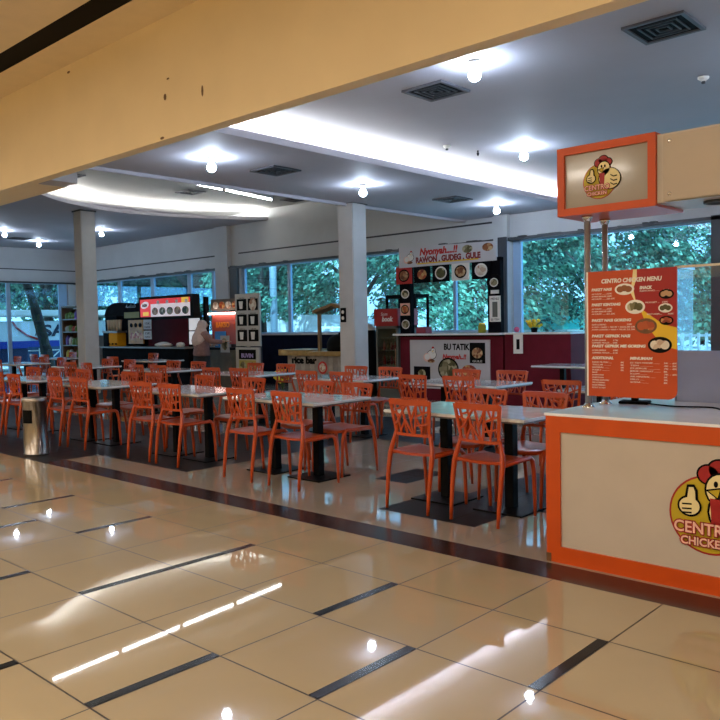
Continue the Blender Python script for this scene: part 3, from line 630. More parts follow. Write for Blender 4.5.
for cx, k in ((-2.78, 1), (-2.36, 0)): MB().use(FD[k]).disc(cx, 2.70, .11, .07, y - .004, y, 18).build('dish_photo', None, hb)
for i in range(5): pic(bt, -4.42 + i * .43, -4.04 + i * .43, 2.16, 2.47, by - .02 - .001 * i, [0, 2, 1, 0, 3][i], [red_m, darkp, darkp, whitep, darkp][i])
for i in range(5): MB().box(-4.41 + i * .43, -4.05 + i * .43, by - .03, by - .025, 2.47, 2.50).build('dish_caption', mat('mauve_print', (.30, .16, .18), .4), bt)
MB().box(-4.36, -2.14, by, by + .1, 2.46, 2.52).build('header_rail', darkp, bt)
t = tag(MB().box(-4.02, -3.80, by + .05, by + .25, 1.231, 1.35, .006).build('maroon_box', mat('box_red', (.25, .02, .04), .4)), 'small maroon box at the left end of the booth counter', 'box')
t = thing('yellow_jar', 'yellow green jar on the booth counter beside the right post', 'jar', (-2.50, by - .03, 1.231))
MB().lathe([(.06, 0), (.07, .01), (.07, .13), (.05, .15), (0, .15)], n=16).build('jar_body', mat('olive_jar', (.30, .30, .02), .3), t); MB().lathe([(.055, .15), (.055, .17), (0, .172)], n=16).build('jar_lid', yel_m, t)
# ---- maroon partition with things on it
pt = thing('maroon_partition', 'plain maroon partition counter with white top under the right window', 'partition', (0, 0, 0))
MB().box(-2.08, -.86, by + .02, by + .75, 0, 1.20).build('partition_body', maroon, pt); MB().box(-2.09, -.85, by - .01, by + .77, 1.20, 1.23, .004).build('partition_top', white, pt)
t = thing('price_paper', 'white price paper hanging on the maroon partition under the yellow flowers', 'paper', (0, 0, 0))
MB().box(-1.89, -1.71, by - .018, by - .012, .88, 1.20).build('sheet', whitep, t); MB().box(-1.83, -1.77, by - .021, by - .018, .95, 1.12).build('cup_photo', blackp, t)
def bouquet(name, label, x, y, z, h, r, pot, petals, leaf=(.04, .10, .02)):
    t = thing(name, label, 'flowers', (x, y, z)); MB().lathe([(.045, 0), (.06, .07), (.055, .075), (0, .07)], n=14).build('pot', pot, t)
    rr = random.Random(name); b = MB(); b.use(mat('flower_leaf', leaf, .6))
    for k in range(14): a = rr.uniform(0, 6.28); d = rr.uniform(.2, 1) * r; b.tube([(0, 0, .07), (d * math.cos(a) * .5, d * math.sin(a) * .5, h * .6), (d * math.cos(a), d * math.sin(a), h * rr.uniform(.6, .95))], .004, 4)
    b.build('stems', None, t); b = MB().use(petals)
    for k in range(26): a = rr.uniform(0, 6.28); d = rr.uniform(0, 1) ** .6 * r; b.ball((d * math.cos(a), d * math.sin(a), h * rr.uniform(.5, 1)), rr.uniform(.022, .038), 6)
    b.build('blossoms', petals, t); return t
petal_y = mat('yellow_petals', (.75, .55, .02), .6)
bouquet('potted_flowers', 'yellow potted flowers standing on the maroon partition', -1.56, by + .1, 1.231, .20, .12, darkp, petal_y)
tag(MB().ball((0, 0, .05), .05, 10, (1, 1, .95)).build('pink_ball', mat('pink_plastic', (.70, .10, .25), .4)), 'small pink ball beside the yellow flowers on the partition', 'ball').location = (-1.88, by + .08, 1.231)
# ---- drinks fridge and rack
fr = thing('drinks_fridge', 'glass door drinks fridge with red header beside the maroon booth', 'fridge', (-5.0, 7.62, 0))
b = MB().use(mat('fridge_grey', (.10, .115, .11), .4)); b.box(0, .56, .04, .6, 0, .12); b.box(0, .04, 0, .6, .12, 1.38); b.box(.52, .56, 0, .6, .12, 1.38); b.box(0, .56, .56, .6, .12, 1.38); b.box(0, .56, 0, .6, 1.33, 1.38); b.box(0, .56, 0, .04, .12, .17)
b.build('cabinet', None, fr); hd = MB().box(-.02, .58, -.03, .6, 1.38, 1.71, .008).build('header', mat('fridge_red', (.33, .015, .02), .3), fr)
text('Soon', .09, (.25, -.034, 1.58), whitep, hd, shear=.2, width=.16); text('book', .13, (.32, -.034, 1.47), whitep, hd, bold=.006, shear=.2, width=.28)
for z in (.35, .62, .90, 1.14): sh = MB().box(.05, .51, .05, .54, z, z + .012).build('shelf', steel, fr)
for z in (.362, .632, .912):
    for k in range(5):
        o = MB().lathe([(.028, 0), (.03, .01), (.03, .11), (.012, .15), (.012, .17), (0, .171)], n=10).build('bottle', [mat('drink_red', (.22, .01, .02), .25), darkp, mat('drink_plum', (.10, .01, .04), .25)][k % 3])
        o.location = (-5.0 + .095 + k * .092, 7.62 + .14, z); tag(o, 'small drink bottle on a shelf inside the drinks fridge', 'bottle', 'bottles in the drinks fridge')
MB().box(.04, .52, .0, .008, .17, 1.33).build('glass_door', glass('fridge_glass', (.75, .85, .85), .05), fr)
MB().box(.50, .515, -.02, -.002, .55, .95).build('door_handle', chrome, fr)
rk = thing('metal_rack', 'dark metal frame rack standing behind the drinks fridge', 'rack', (0, 0, 0))
for x in (-5.28, -4.55):
    for y in (8.3, 8.7): MB().box(x - .02, x + .02, y - .02, y + .02, 0, 1.93).build('post', darkp, rk)
b = MB(); b.box(-5.30, -4.53, 8.28, 8.72, 1.93, 2.0); b.box(-5.28, -4.55, 8.3, 8.34, 1.55, 1.6); b.build('top_frame', darkp, rk)
sk = thing('covered_stack', 'dark covered bundle with white lid between the square column and the drinks fridge', 'bundle', (-5.45, 7.9, 0))
MB().lathe([(.20, 0), (.22, .1), (.21, .8), (.17, 1.25), (.15, 1.3), (0, 1.3)], n=14, sx=1, sy=.9).build('cover', blackp, sk); MB().lathe([(.16, 1.3), (.17, 1.33), (.10, 1.42), (0, 1.44)], n=14).build('lid', whitep, sk)
# ---- rice counter
rc = thing('rice_counter', 'pale plank counter with yellow wooden top and rice bar lettering', 'counter', (0, 0, 0))
b = MB()
for k in range(12):
    b.use(wood_p if k % 2 else mat('pale_plank_dark', (.28, .25, .22), .6, noise=.2)).box(-7.22 + k * .135, -7.22 + k * .135 + .13, 7.30, 7.33, .02, .80)
b.use(wood_d).box(-7.2, -5.62, 7.33, 7.85, .02, .78); b.build('counter_body', None, rc)
b = MB(); b.box(-7.40, -6.55, 7.2, 7.95, .80, .92, .006); b.box(-6.53, -5.55, 7.2, 7.95, .80, .89, .006); b.build('counter_top', wood_y, rc)
text('rice bar', .19, (-6.72, 7.297, .64), blackp, rc, bold=.012, width=.75); b = MB().use(red_m).disc(-6.17, .56, .13, .13, 7.294, 7.299); b.use(FD[3]).disc(-6.17, .56, .09, .09, 7.291, 7.294); b.build('round_emblem', None, rc)
for x in (-6.42,): MB().box(x - .03, x + .03, 7.45, 7.51, .89, 1.66).build('roof_post', mat('tan_wood', (.26, .14, .05), .5, noise=.2), rc)
MB().box(-5.66, -5.58, 7.45, 7.53, .89, 1.66).build('roof_post', wood_y, rc)
b = MB(); b.poly([(-6.5, 1.66), (-6.5, 1.72), (-5.95, 1.86), (-5.4, 1.72), (-5.4, 1.66), (-5.95, 1.80)], 7.36, 7.66); b.build('gable_roof', mat('tan_wood', (.26, .14, .05), .5), rc)
t = thing('rice_warmer', 'black dome covered food warmer under the small wooden gable', 'food warmer', (-5.98, 7.62, .89))
MB().lathe([(.26, 0), (.27, .02), (.27, .16), (.22, .27), (.12, .33), (0, .35)], n=18).build('body', blackp, t); MB().lathe([(.03, .345), (.03, .37), (0, .38)], n=8).build('knob', darkp, t)
bouquet('yellow_plant', 'yellow flowering plant standing low beside the rice counter', -7.0, 6.95, 0, .52, .16, yel_m, petal_y)
# ---- poster stands
ps = thing('poster_stand', 'tall white poster stand with six cup photos above a second poster', 'poster stand', (0, 0, 0))
pp = MB().box(-9.20, -8.34, 7.5, 7.54, .98, 2.17).build('upper_poster', mat('dull_white_poster', (.46, .45, .43), .4), ps)
for r_ in range(3):
    for c_ in range(2):
        x0 = -9.12 + c_ * .40; z0 = 1.10 + (2 - r_) * .35
        o = MB().box(x0 - .01, x0 + .33, 7.494, 7.5, z0 - .01, z0 + .25).build('drink_photo', blackp, pp)
        if (r_, c_) == (0, 1): MB().use(FD[3]).disc(x0 + .16, z0 + .12, .12, .14, 7.49, 7.494).build('dish', None, o)
        else: MB().poly([(x0 + .09, z0 + .03), (x0 + .19, z0 + .03), (x0 + .21, z0 + .20), (x0 + .07, z0 + .20)], 7.49, 7.494).build('cup', whitep, o)
        text(['THAI TEA', 'MATCHA', 'COKLAT', 'KOPI SUSU', 'LEMON', 'CAPUCINO'][r_ * 2 + c_], .04, (x0 + .16, 7.498, z0 + .255), blackp, pp, width=.2)
lp = MB().box(-9.22, -8.38, 7.5, 7.54, .26, .95).build('lower_poster', mat('dull_white_poster', (.46, .45, .43), .4), ps)
b = MB().use(blackp).box(-9.10, -8.50, 7.494, 7.5, .68, .90); b.use(mat('ochre_print', (.42, .36, .08), .4)).box(-9.10, -8.50, 7.494, 7.5, .36, .66); b.build('panel_print', None, lp)
text('BUVIN', .13, (-8.80, 7.492, .72), mat('lilac_print', (.45, .35, .70), .4), lp, bold=.005, width=.42)
for cx in (-8.95, -8.66): MB().use(FD[1]).disc(cx, .52, .10, .11, 7.488, 7.494).build('dish', None, lp)
for x in (-9.2, -8.38): MB().box(x - .015, x + .015, 7.54, 7.57, 0, 2.1).build('stand_leg', dkframe, ps)
# ---- snack booth behind the person
sb = thing('snack_booth', 'food booth with glowing snack picture strip and red orange back panel', 'food booth', (0, 0, 0))
MB().box(-11.10, -9.70, 7.75, 8.3, 0, .88).build('counter_body', mat('ochre_counter', (.14, .09, .04), .5, noise=.2), sb); MB().box(-11.15, -9.66, 7.68, 8.32, .88, .92).build('counter_top', darkp, sb)
hp = MB().box(-11.06, -9.66, 8.20, 8.26, 1.84, 2.12).build('picture_strip', mat('brown_strip', (.12, .09, .07), .4), sb)
for k in range(5): MB().use(FD[2 if k % 2 else 3]).disc(-10.86 + k * .26, 1.97, .11, .09, 8.19, 8.2).build('snack_photo', None, hp)
MB().box(-11.06, -9.68, 8.10, 8.18, 1.74, 1.78).build('strip_lamp', mat('lit_strip', (1, 1, 1), .3, emit=(1, .86, .78), es=9), sb)
bp = MB().box(-11.06, -9.68, 8.22, 8.26, 1.0, 1.80).build('back_panel', mat('coral_panel', (.42, .07, .05), .4), sb)
text('BAKSO', .17, (-10.62, 8.215, 1.42), mat('bright_orange_print', (.85, .25, .02), .4), bp, bold=.01, width=.55); MB().use(oprint).disc(-10.05, 1.45, .13, .12, 8.205, 8.218).build('round_print', None, bp)
for x in (-9.66,): MB().box(x - .04, x + .04, 8.1, 8.26, 0, 2.2).build('post', darkp, sb)
tag(MB().box(-10.47, -10.05, 7.85, 7.88, .93, 1.32, .004).build('blue_board', mat('blue_board', (.02, .22, .62), .35)), 'bright blue board standing on the counter right of the person', 'board')
t = thing('menu_sheet', 'white menu sheet with oval dish photo right of the blue board', 'menu', (0, 0, 0))
MB().box(-10.0, -9.66, 7.66, 7.67, .82, 1.22).build('sheet', mat('dull_white_poster', (.46, .45, .43), .4), t); MB().use(FD[1]).disc(-9.83, 1.02, .10, .15, 7.65, 7.66).build('dish_photo', None, t)
# ---- left booth
lb = thing('grill_booth', 'black food booth with red lit dish banner and maroon back panel', 'food booth', (0, 0, 0))
MB().box(-15.5, -11.30, 7.65, 8.25, 0, .90).build('counter_body', darkp, lb); MB().box(-15.55, -11.26, 7.56, 8.3, .90, .94).build('counter_top', mat('grey_counter', (.16, .15, .14), .3), lb)
lbx = MB().box(-13.42, -10.97, 7.6, 7.8, 1.66, 2.26).build('light_box', blackp, lb)
lm = lambda n, c, e: mat(n, c, .4, emit=c, es=e)
f = MB().use(lm('lit_white_banner', (.75, .65, .70), .55)).box(-12.95, -11.10, 7.594, 7.6, 1.73, 2.19); f.use(lm('lit_red_banner', (.75, .03, .03), .6)).box(-13.35, -12.85, 7.593, 7.6, 1.73, 2.19); f.box(-12.85, -11.10, 7.592, 7.6, 2.06, 2.19)
f.use(lm('lit_yellow_banner', (.85, .50, .05), .6)).box(-13.22, -12.95, 7.590, 7.594, 1.76, 1.86); f.box(-11.45, -11.15, 7.590, 7.594, 2.06, 2.19); f = f.build('lit_face', None, lbx)
MB().use(lm('lit_white_banner', (.75, .65, .70), .55)).disc(-13.12, 2.04, .19, .09, 7.586, 7.590, 20, .15).build('oval_print', None, f); text('AGEN', .10, (-13.12, 7.584, 2.0), blackp, f, bold=.005, width=.24)
for k in range(5): MB().use(FD[[0, 1, 1, 0, 1][k]]).disc(-12.65 + k * .34, 1.87, .14, .10, 7.586, 7.594, 16).build('dish_photo', None, f)
for k in range(4): MB().disc(-12.5 + k * .42, 2.10, .06, .05, 7.586, 7.592, 14).build('price_dot', whitep, f)
MB().box(-14.0, -11.60, 8.22, 8.27, .94, 1.74).build('back_panel', maroon, lb); MB().box(-16.3, -14.0, 8.22, 8.27, .94, 1.84).build('dark_back_panel', darkp, lb)
for x in (-15.5, -14.12, -11.2): MB().box(x - .05, x + .05, 8.1, 8.2, .94, 1.8 if x < -14 else 2.2).build('post', darkp, lb)
for z0, z1 in ((1.36, 1.66), (1.0, 1.33)): MB().use(lm('lit_menu_sheet', (.80, .80, .85), .55)).box(-11.60, -11.16, 7.9, 7.92, z0, z1).build('menu_screen', None, lb)
MB().box(-11.66, -11.10, 7.92, 7.96, .94, 1.70).build('screen_backing', blackp, lb)
ob = MB().box(-14.22, -13.42, 7.62, 7.66, 1.72, 1.88).build('olive_sign', mat('olive_print', (.20, .19, .02), .5), lb)
yp = MB().box(-14.02, -13.30, 7.62, 7.66, 1.02, 1.66).build('yellow_poster', mat('amber_print', (.42, .20, .03), .4, noise=.3, nscale=9), lb)
for k in range(3): MB().use(blackp).disc(-13.86 + k * .22, 1.52, .07, .06, 7.61, 7.62, 12).build('dish_photo', None, yp)
for k in range(3): MB().use(FD[2]).disc(-13.82 + k * .22, 1.22 + .04 * (k % 2), .12, .10, 7.612, 7.62, 12).build('dish_photo', None, yp)
for z0, z1 in ((1.40, 1.66), (1.14, 1.37)): o = MB().box(-13.24, -12.86, 7.6, 7.61, z0, z1).build('price_sheet', mat('grey_white_banner', (.50, .49, .52), .4), lb); text('15K', .09, (-13.05, 7.598, z0 + .13), darkp, o, width=.24); text('NASI', .07, (-13.05, 7.598, z0 + .04), darkp, o, width=.24)
text('Kebab', .14, (-13.95, 7.66, 2.0), mat('faint_print', (.25, .32, .38), .5), lb, shear=.3, width=.5)
MB().poly(sm([(-15.35, 1.80), (-15.2, 2.02), (-14.8, 2.16), (-14.3, 2.10), (-14.1, 1.95), (-13.6, 2.12), (-13.45, 1.92), (-13.45, 1.80)], 4), 7.66, 8.1).build('dark_canopy', darkp, lb)
t = thing('juice_dispenser', 'clear dispenser filled with orange juice on the black booth counter', 'dispenser', (-15.0, 7.85, .94))
MB().box(-.24, .24, -.14, .14, 0, .38, .02).build('juice_tank', mat('orange_juice', (.75, .33, .01), .7, spec=.1), t); MB().box(-.55, .26, -.16, .16, .38, .44, .01).build('tank_lid', mat('grey_counter', (.16, .15, .14), .3), t); MB().box(-.54, -.26, -.14, .14, 0, .38, .01).build('dark_cabinet', darkp, t)
for k in range(3): MB().box(-.18 + k * .18 - .02, -.18 + k * .18 + .02, -.18, -.14, .05, .09).build('tap', darkp, t)
for k in range(5):
    o = MB().lathe([(.035, 0), (.05, .30), (.045, .31), (0, .30)], n=12).build('cup_stack', mat('cream_cup', (.70, .58, .42), .5)); o.location = (-15.46 + k * .16, 7.85, 1.381); tag(o, 'upright stack of cream cups on top of the orange juice dispenser', 'cups', 'cream cup stacks at the juice dispenser')
tag(MB().lathe([(.18, 0), (.26, .04), (.22, .08), (.10, .12), (0, .13)], n=14, sx=1.4, sy=.6).build('white_bag', whitep), 'crumpled white bag lying on the counter before the maroon panel', 'bag').location = (-12.7, 7.85, .94)
tag(MB().lathe([(.08, 0), (.12, .04), (.09, .10), (0, .12)], n=12).build('white_bowl', whitep), 'small white bowl on the counter left of the person', 'bowl').location = (-11.85, 7.8, .94)
# ---- display shelf in the far left corner
ds = thing('display_shelf', 'display shelf full of goods in the far left corner behind the grey column', 'shelf', (0, 0, 0))
b = MB(); b.box(-19.2, -17.7, 8.3, 8.7, 0, .05); b.box(-19.2, -19.15, 8.3, 8.7, .05, 2.15); b.box(-17.75, -17.7, 8.3, 8.7, .05, 2.15); b.box(-19.15, -17.75, 8.66, 8.7, .05, 2.1); b.box(-19.2, -17.7, 8.3, 8.7, 2.15, 2.2); b.build('carcass', mat('shelf_brown', (.12, .06, .03), .5), ds)
for z in (.5, .92, 1.35, 1.75): MB().box(-19.15, -17.75, 8.3, 8.66, z, z + .03).build('shelf_board', mat('grey_counter', (.16, .15, .14), .3), ds)
rr = random.Random(5); gc = [mat('goods_red', (.35, .05, .02), .5), mat('goods_green', (.10, .18, .03), .5), mat('goods_yellow', (.5, .4, .05), .5), mat('goods_purple', (.12, .06, .30), .5), mat('goods_white', (.5, .5, .45), .5)]
for z, h in ((.53, .3), (.95, .32), (1.38, .28), (1.78, .28)):
    for k in range(6):
        x = -19.02 + k * .21; hh = h * rr.uniform(.6, 1); o = MB().lathe([(.07, 0), (.08, .02), (.08, hh * .7), (.04, hh * .9), (.04, hh), (0, hh)], n=10).build('snack_jar', gc[rr.randrange(5)]); o.location = (x, 8.42, z)
        tag(o, 'colourful snack jar standing on the display shelf in the far left corner', 'jar', 'snack jars on the corner display shelf')

# ------------------------------------------------------------------ person in a head scarf
def skinned(name, V, E_, R, m, parent, sub=2):
    me = bpy.data.meshes.new(name); me.from_pydata(V, E_, []); o = bpy.data.objects.new(name, me); C.objects.link(o)
    o.modifiers.new('Skin', 'SKIN'); sv = me.skin_vertices[0].data
    for i, r_ in enumerate(R): sv[i].radius = r_ if isinstance(r_, tuple) else (r_, r_); sv[i].use_root = (i == 0)
    s_ = o.modifiers.new('Sub', 'SUBSURF'); s_.levels = sub; s_.render_levels = sub
    dg = bpy.context.evaluated_depsgraph_get(); dg.update(); nm = bpy.data.meshes.new_from_object(o.evaluated_get(dg)); bpy.data.objects.remove(o)
    for p in nm.polygons: p.use_smooth = True
    nm.materials.clear(); nm.materials.append(m); q = bpy.data.objects.new(name, nm); C.objects.link(q); q.parent = parent; return q
pe = thing('person', 'person in a pinkish grey head scarf seen from behind at the booth counter', 'person', (-10.12, 7.2, 0), -.35); pe.scale = (1.5, 1.2, 1.02)
skin = mat('skin', (.50, .28, .18), .5)
V = [(0, 0, .88), (0, 0, 1.05), (0, .0, 1.22), (0, .01, 1.30), (0, .02, 1.36), (0, .03, 1.44), (0, .04, 1.52),
     (-.17, 0, 1.26), (-.21, .02, 1.04), (-.17, .18, .98), (.17, 0, 1.26), (.25, .08, 1.08), (.30, .28, 1.06), (.31, .36, 1.07), (-.14, .26, .98),
     (-.09, 0, .82), (-.10, .02, .46), (-.10, 0, .08), (-.10, .10, .035), (.09, 0, .82), (.10, .02, .46), (.10, 0, .08), (.10, .10, .035)]
E_ = [(0, 1), (1, 2), (2, 3), (3, 4), (4, 5), (5, 6), (2, 7), (7, 8), (8, 9), (9, 14), (2, 10), (10, 11), (11, 12), (12, 13), (0, 15), (15, 16), (16, 17), (17, 18), (0, 19), (19, 20), (20, 21), (21, 22)]
R = [(.14, .11), (.12, .10), (.14, .10), .06, .05, .085, .07, .055, .045, .036, .055, .045, .036, .03, .03, .085, .06, .042, .03, .085, .06, .042, .03]
skinned('body', V, E_, R, skin, pe)
b = MB().use(mat('mauve_blouse', (.26, .14, .13), .8, noise=.15, nscale=20, bump=.2))
b.lathe([(.20, 0), (.215, .05), (.19, .18), (.20, .34), (.19, .46), (.10, .55), (.06, .57)], (0, 0, .74), 24, 1, .75)
b.tube([(-.15, 0, 1.27), (-.22, .01, 1.16), (-.235, .03, 1.03), (-.20, .13, .985), (-.17, .2, .98)], [.075, .075, .065, .058, .05], 12); b.tube([(.15, 0, 1.27), (.22, .04, 1.17), (.265, .09, 1.08), (.29, .2, 1.06), (.30, .29, 1.06)], [.075, .075, .065, .058, .05], 12)
b.build('blouse', None, pe)
MB().lathe([(.25, .03), (.26, .05), (.22, .40), (.19, .75), (.17, .80)], (0, 0, 0), 24, 1, .8).build('long_skirt', mat('black_skirt', (.01, .01, .012), .8), pe)
b = MB().use(mat('scarf_fabric', (.60, .46, .43), .8, noise=.12, nscale=12, bump=.2))
n = 24; prof = [(.0, 1.572, .02), (.05, 1.565, .02), (.088, 1.53, .02), (.105, 1.47, .02), (.108, 1.41, .01), (.11, 1.36, -.01), (.15, 1.29, -.02), (.20, 1.20, -.03), (.215, 1.10, -.04), (.17, 1.02, -.06), (.06, .95, -.09)]
rings = []
for r_, z, yo in prof:
    rings.append([b.b.verts.new((r_ * math.cos(2 * PI * k / n) * (1 + .05 * math.sin(5 * 2 * PI * k / n)), yo + r_ * .85 * math.sin(2 * PI * k / n) * (1 if z > 1.3 else .78), z + (0 if z > 1.3 else .10 * max(0, math.sin(2 * PI * k / n)) + .015 * math.sin(9 * k)))) for k in range(n)])
for a, c in zip(rings, rings[1:]):
    for k in range(n): b._f((a[k], a[(k + 1) % n], c[(k + 1) % n], c[k]), True)
b.build('head_scarf', None, pe)
b = MB().use(skin).ball((0, .075, 1.455), .07, 16, (.9, .75, 1.2)); b.tube([(0, .128, 1.47), (0, .140, 1.44)], [.006, .012], 8)
fc = b.build('face', None, pe); MB().use(blackp).ball((-.027, .122, 1.475), .008, 8).build('eye', blackp, fc); MB().use(blackp).ball((.027, .122, 1.475), .008, 8).build('eye', blackp, fc); MB().tube([(-.02, .121, 1.412), (0, .125, 1.409), (.02, .121, 1.412)], .004, 6).build('mouth', mat('lips', (.35, .10, .09), .5), fc)
for hx, hy, hz, s in ((.312, .38, 1.07, 1), (-.135, .28, .98, -1)):
    b = MB().use(skin); b.ball((hx, hy + .02, hz), .032, 10, (1, 1.3, .5))
    for k in range(4): L_ = (.06, .07, .066, .052)[k]; x = hx - .024 + k * .016; b.tube([(x, hy + .05, hz), (x, hy + .05 + L_ * .5, hz - .004), (x, hy + .05 + L_ * .85, hz - .02)], [.008, .0075, .006], 6)
    b.tube([(hx - s * .03, hy + .01, hz), (hx - s * .048, hy + .035, hz - .005), (hx - s * .046, hy + .06, hz - .012)], [.010, .009, .007], 6); b.build('hand', None, pe)

# ------------------------------------------------------------------ outdoors
gm = mat('pale_paving', (.62, .62, .60), .8, noise=.1, nscale=.6)
o = MB().box(-90, 40, YW + .3, 90, -.3, -.14).build('outdoor_paving', gm); struct(o); o.name = 'floor_outdoor'
o = MB().box(-90, XL - .3, -30, YW + .3, -.3, -.14).build('floor_outdoor', gm); struct(o)
leaf_ms = [mat('leaf_green', (.045, .14, .09), .6, noise=.5, nscale=1.5), mat('leaf_dark', (.010, .035, .03), .6, noise=.5, nscale=1.5), mat('leaf_light', (.15, .36, .24), .6, noise=.4, nscale=1.5)]
bark = mat('bark', (.045, .032, .025), .9, noise=.4, nscale=5, bump=.5)
def crown_mesh(seed, rx, rz, nl, leaf, mi):
    rr = random.Random(seed); b = MB()
    cl = []
    for _ in range(22):
        a = rr.uniform(0, 6.283); q = rr.uniform(-1, 1); d = rr.random() ** .4
        cl.append((d * rx * math.cos(a) * math.sqrt(1 - q * q * .8), d * rx * math.sin(a) * math.sqrt(1 - q * q * .8), q * rz * .85, rr.uniform(.18, .36) * rx))
    for i in range(nl):
        c = cl[rr.randrange(len(cl))]; v = Vector((rr.gauss(0, 1), rr.gauss(0, 1), rr.gauss(0, 1))).normalized() * c[3] * rr.random() ** .33
        p = Vector(c[:3]) + Vector((v.x, v.y, v.z * .7)); n = Vector((rr.gauss(0, 1), rr.gauss(0, 1), rr.gauss(0, 1) + .6)).normalized(); u = n.orthogonal().normalized(); w = n.cross(u); s_ = leaf * rr.uniform(.6, 1.3)
        b.use(leaf_ms[mi if rr.random() < .6 else rr.randrange(3)])
        b._f([b.b.verts.new(p + u * s_), b.b.verts.new(p + w * s_ * .5), b.b.verts.new(p - u * s_), b.b.verts.new(p - w * s_ * .5)])
    return b
protos = [crown_mesh(i, 3.2, 2.0, 9500, .10, i % 3).build('foliage') for i in range(3)]
tused = set()
def tree(x, y, h, k, sc, label, tr=.2, lean=0):
    h += .55
    t = thing('leafy_tree', label, 'tree', (x, y, -.14), group='trees outside the windows')
    o = protos[k]
    if k in tused: o = o.copy(); C.objects.link(o)
    tused.add(k); o.parent = t; o.location = (lean, 0, h); o.scale = (sc, sc, sc); o.rotation_euler.z = x
    b = MB(); b.tube([(0, 0, 0), (lean * .3, 0, h * .4), (lean * .7, 0, h * .75), (lean, 0, h + sc)], [tr * 1.2, tr, tr * .8, tr * .4], 10)
    for a in (0, 2.1, 4.2): b.tube([(lean * .6, 0, h * .65), (lean + math.cos(a) * sc, math.sin(a) * sc, h), (lean + math.cos(a) * sc * 2, math.sin(a) * sc * 2, h + sc * .8)], [tr * .55, tr * .4, tr * .15], 8)
    b.build('trunk', bark, t)
tree(-29, 20, 3.6, 0, 1.3, 'leafy tree behind the left booth banners'); tree(-24.5, 17.5, 3.7, 1, 1.1, 'thick trunked tree seen above the snack booth', .3)
tree(-35, 24, 4.2, 1, 1.5, 'tree far behind the left row of small windows'); tree(-19.5, 17, 3.2, 2, .95, 'bright green tree left of the light pole'); tree(-24.5, 27, 3.0, 2, 1.35, 'broad pale green tree behind the white tent')
tree(-18.5, 22, 3.5, 0, 1.25, 'dark tree behind the square column'); tree(-13.9, 21, 3.6, 1, 1.0, 'slim tree seen through the left of the maroon booth', .18); tree(-11.6, 20, 3.6, 0, 1.05, 'thick trunk tree seen through the right of the maroon booth', .38)
tree(-9.4, 17.5, 2.8, 2, 1.0, 'tree at the left edge of the large right window', .15, .4); tree(-8.6, 24, 3.2, 1, 1.2, 'large tree behind the teal roofed stalls'); tree(-4.3, 17, 2.2, 0, .85, 'tree seen right of the menu board', .12); tree(-5.8, 30, 2.9, 2, 1.5, 'big tree far behind the menu board'); tree(-1.2, 26, 2.9, 1, 1.0, 'tree at the right picture edge outside')
tree(-29.5, 12.8, 4.6, 1, 1.3, 'tree far outside the left wall windows'); tree(-33, 15.5, 4.0, 2, 1.3, 'dense tree behind the white trailer'); tree(-38, 20, 4.0, 0, 1.5, 'dense tree between the left wall and the booths'); tree(-31, 8.0, 4.2, 0, 1.4, 'tree outside the far left picture edge')
for p in protos:
    if p.parent is None: bpy.data.objects.remove(p)
t = thing('leaning_tree', 'dark leaning tree trunk close outside the far left window', 'tree', (-21.2, 8.8, -.14))
b = MB(); b.tube(sm([(0.1, -.02, 0), (0, -.1, .9), (0, -.28, 1.7), (0, -.50, 2.6), (0, -.75, 3.4), (0, -1.0, 4.6)]), [.20] * 6 + [.17] * 8 + [.14] * 8 + [.12] * 4, 10); b.build('trunk', bark, t)
MB().tube([(0, -.22, 1.5), (0, -.42, 1.65), (0, -.44, 1.4)], [.06, .07, .03], 8).build('branch_stub', bark, t)
tt = thing('white_tent', 'white domed tent outside behind the rice counter', 'tent', (-20.2, 21, -.14))
b = MB(); n_ = 14; A = []
for k in range(n_ + 1):
    a = PI * k / n_; A.append((2.4 * -math.cos(a), 1.0 + 1.05 * math.sin(a) ** .6))
b.poly([(-2.4, 0)] + A + [(2.4, 0)], -1.5, 1.5); b.build('canvas', mat('tent_white', (.80, .80, .82), .7), tt); MB().box(-2.42, 2.42, -1.53, -1.5, 1.0, 1.25).build('side_band', mat('tent_grey', (.45, .45, .55), .7), tt)
t = thing('light_pole', 'pale blue grey pole outside between the poster stand and tent', 'pole', (-17.6, 16, -.14)); MB().tube([(0, 0, 0), (0, 0, 6)], .14, 12).build('shaft', mat('pole_paint', (.30, .38, .45), .5), t); MB().lathe([(.25, 0), (.25, .1), (.15, .14), (0, .14)], n=14).build('foot', gm, t)
def fence(x0, x1, y, z1, label, n):
    t = thing('white_fence', label, 'fence', (0, 0, 0)); fm = mat('fence_white', (.80, .82, .84), .6)
    for z in (.0, z1 * .55, z1 - .08): MB().box(x0, x1, y, y + .06, z + .02, z + .09).build('rail', fm, t)
    for k in range(n + 1):
        x = x0 + (x1 - x0) * k / n; MB().box(x - .035, x + .035, y - .05, y, -.14, z1 + .05).build('picket', fm, t)
fence(-9, 2, 19, .95, 'white picket fence outside the large right window', 50); fence(-17, -9.6, 18, 1.35, 'white fence outside seen through the maroon booth', 12)
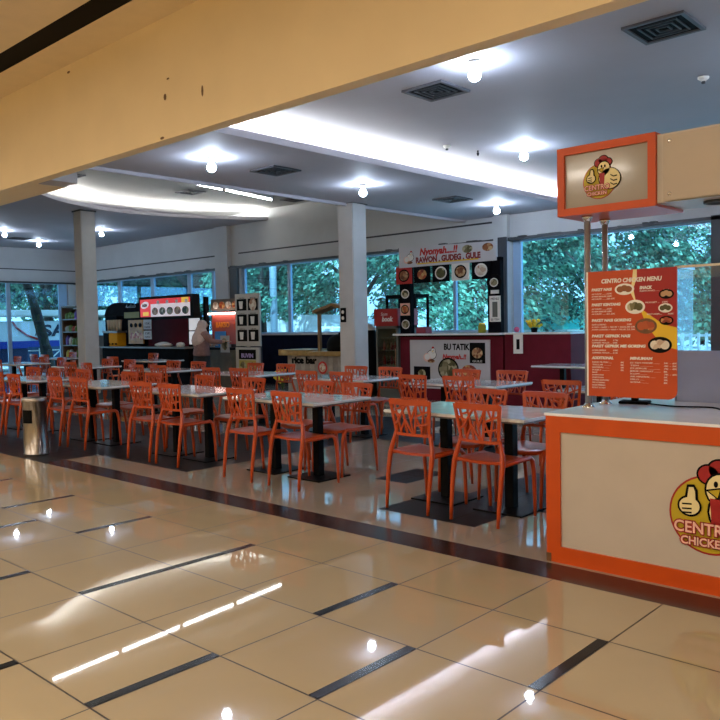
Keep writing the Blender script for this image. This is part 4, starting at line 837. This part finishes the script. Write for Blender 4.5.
for x, y, w, z0, lab in ((-12.8, 28, 3.4, 1.5, 'upper teal roofed pale stall outside the right window'), (-9.7, 22, 2.4, .9, 'lower teal roofed pale stall outside the right window')):
    t = thing('roofed_stall', lab, 'stall', (x, y, -.14)); MB().box(-w / 2, w / 2, 0, 2, 0, z0 + .35).build('stall_body', whitep, t)
    MB().poly([(-w / 2 - .3, z0 + .35), (w / 2 + .3, z0 + .35), (w / 2, z0 + .85), (-w / 2, z0 + .85)], -.4, 2.4).build('roof', mat('teal_roof', (.05, .50, .45), .5), t)
    b = MB()
    for k in range(8): b.box(-w / 2 + .1 + k * w / 8, -w / 2 + .1 + k * w / 8 + w / 14, -.01, 0, z0 - .05, z0 + .2)
    b.build('window_band', mat('blue_grey_opening', (.15, .22, .30), .4), t)
t = thing('white_trailer', 'white and blue parked trailer with dark lettering outside the left windows', 'trailer', (-27, 7.0, -.14))
b = MB().use(mat('trailer_white', (.75, .78, .80), .4)).box(0, 2.0, -1, 7.5, .9, 1.95, .05); b.build('body', None, t); MB().box(-.2, 2.3, -1.2, 7.7, 2.15, 2.38, .03).build('awning', whitep, t)
for y in (-.9, 3.2, 7.4): MB().box(1.9, 1.98, y, y + .08, 1.9, 2.2).build('awning_post', whitep, t)
MB().box(2.0, 2.03, -1, 7.5, .9, 1.18).build('blue_band', mat('trailer_blue', (.01, .04, .35), .4), t); MB().box(.2, 1.9, -.8, 7.3, .32, .9).build('dark_chassis', mat('dark_blue', (.01, .02, .08), .5), t)
for y in (.8, 5.8):
    o = MB().lathe([(.33, 0), (.36, .03), (.36, .17), (.33, .2), (0, .2)], n=20).build('wheel', blackp, t); o.rotation_euler.y = PI / 2; o.location = (1.8, y, .36)
o = text('SA', .62, (2.035, 3.85, 1.36), mat('dark_navy_print', (.01, .015, .05), .4), t, bold=.02, rz=PI / 2, width=1.0)
MB().tube([(2.04, 2.2, 1.95), (2.04, 2.35, 1.7), (2.04, 2.75, 1.4), (2.04, 3.3, 1.2)], .04, 6).build('red_stripe', red_m, t)
fence_b = thing('blue_barrier', 'dark blue barrier with white diagonal rails outside the left window', 'barrier', (-22.4, 0, 0))
MB().box(0, .04, 8.6, 11.5, -.14, .85).build('barrier_panel', mat('barrier_blue', (.02, .07, .16), .6), fence_b)
for a, c in (((.06, 8.6, .72), (.06, 11.4, .72)), ((.06, 8.9, .0), (.06, 9.8, .72)), ((.06, 9.0, -.1), (.06, 9.0, .8))): MB().tube([a, c], .025, 6).build('white_rail', whitep, fence_b)
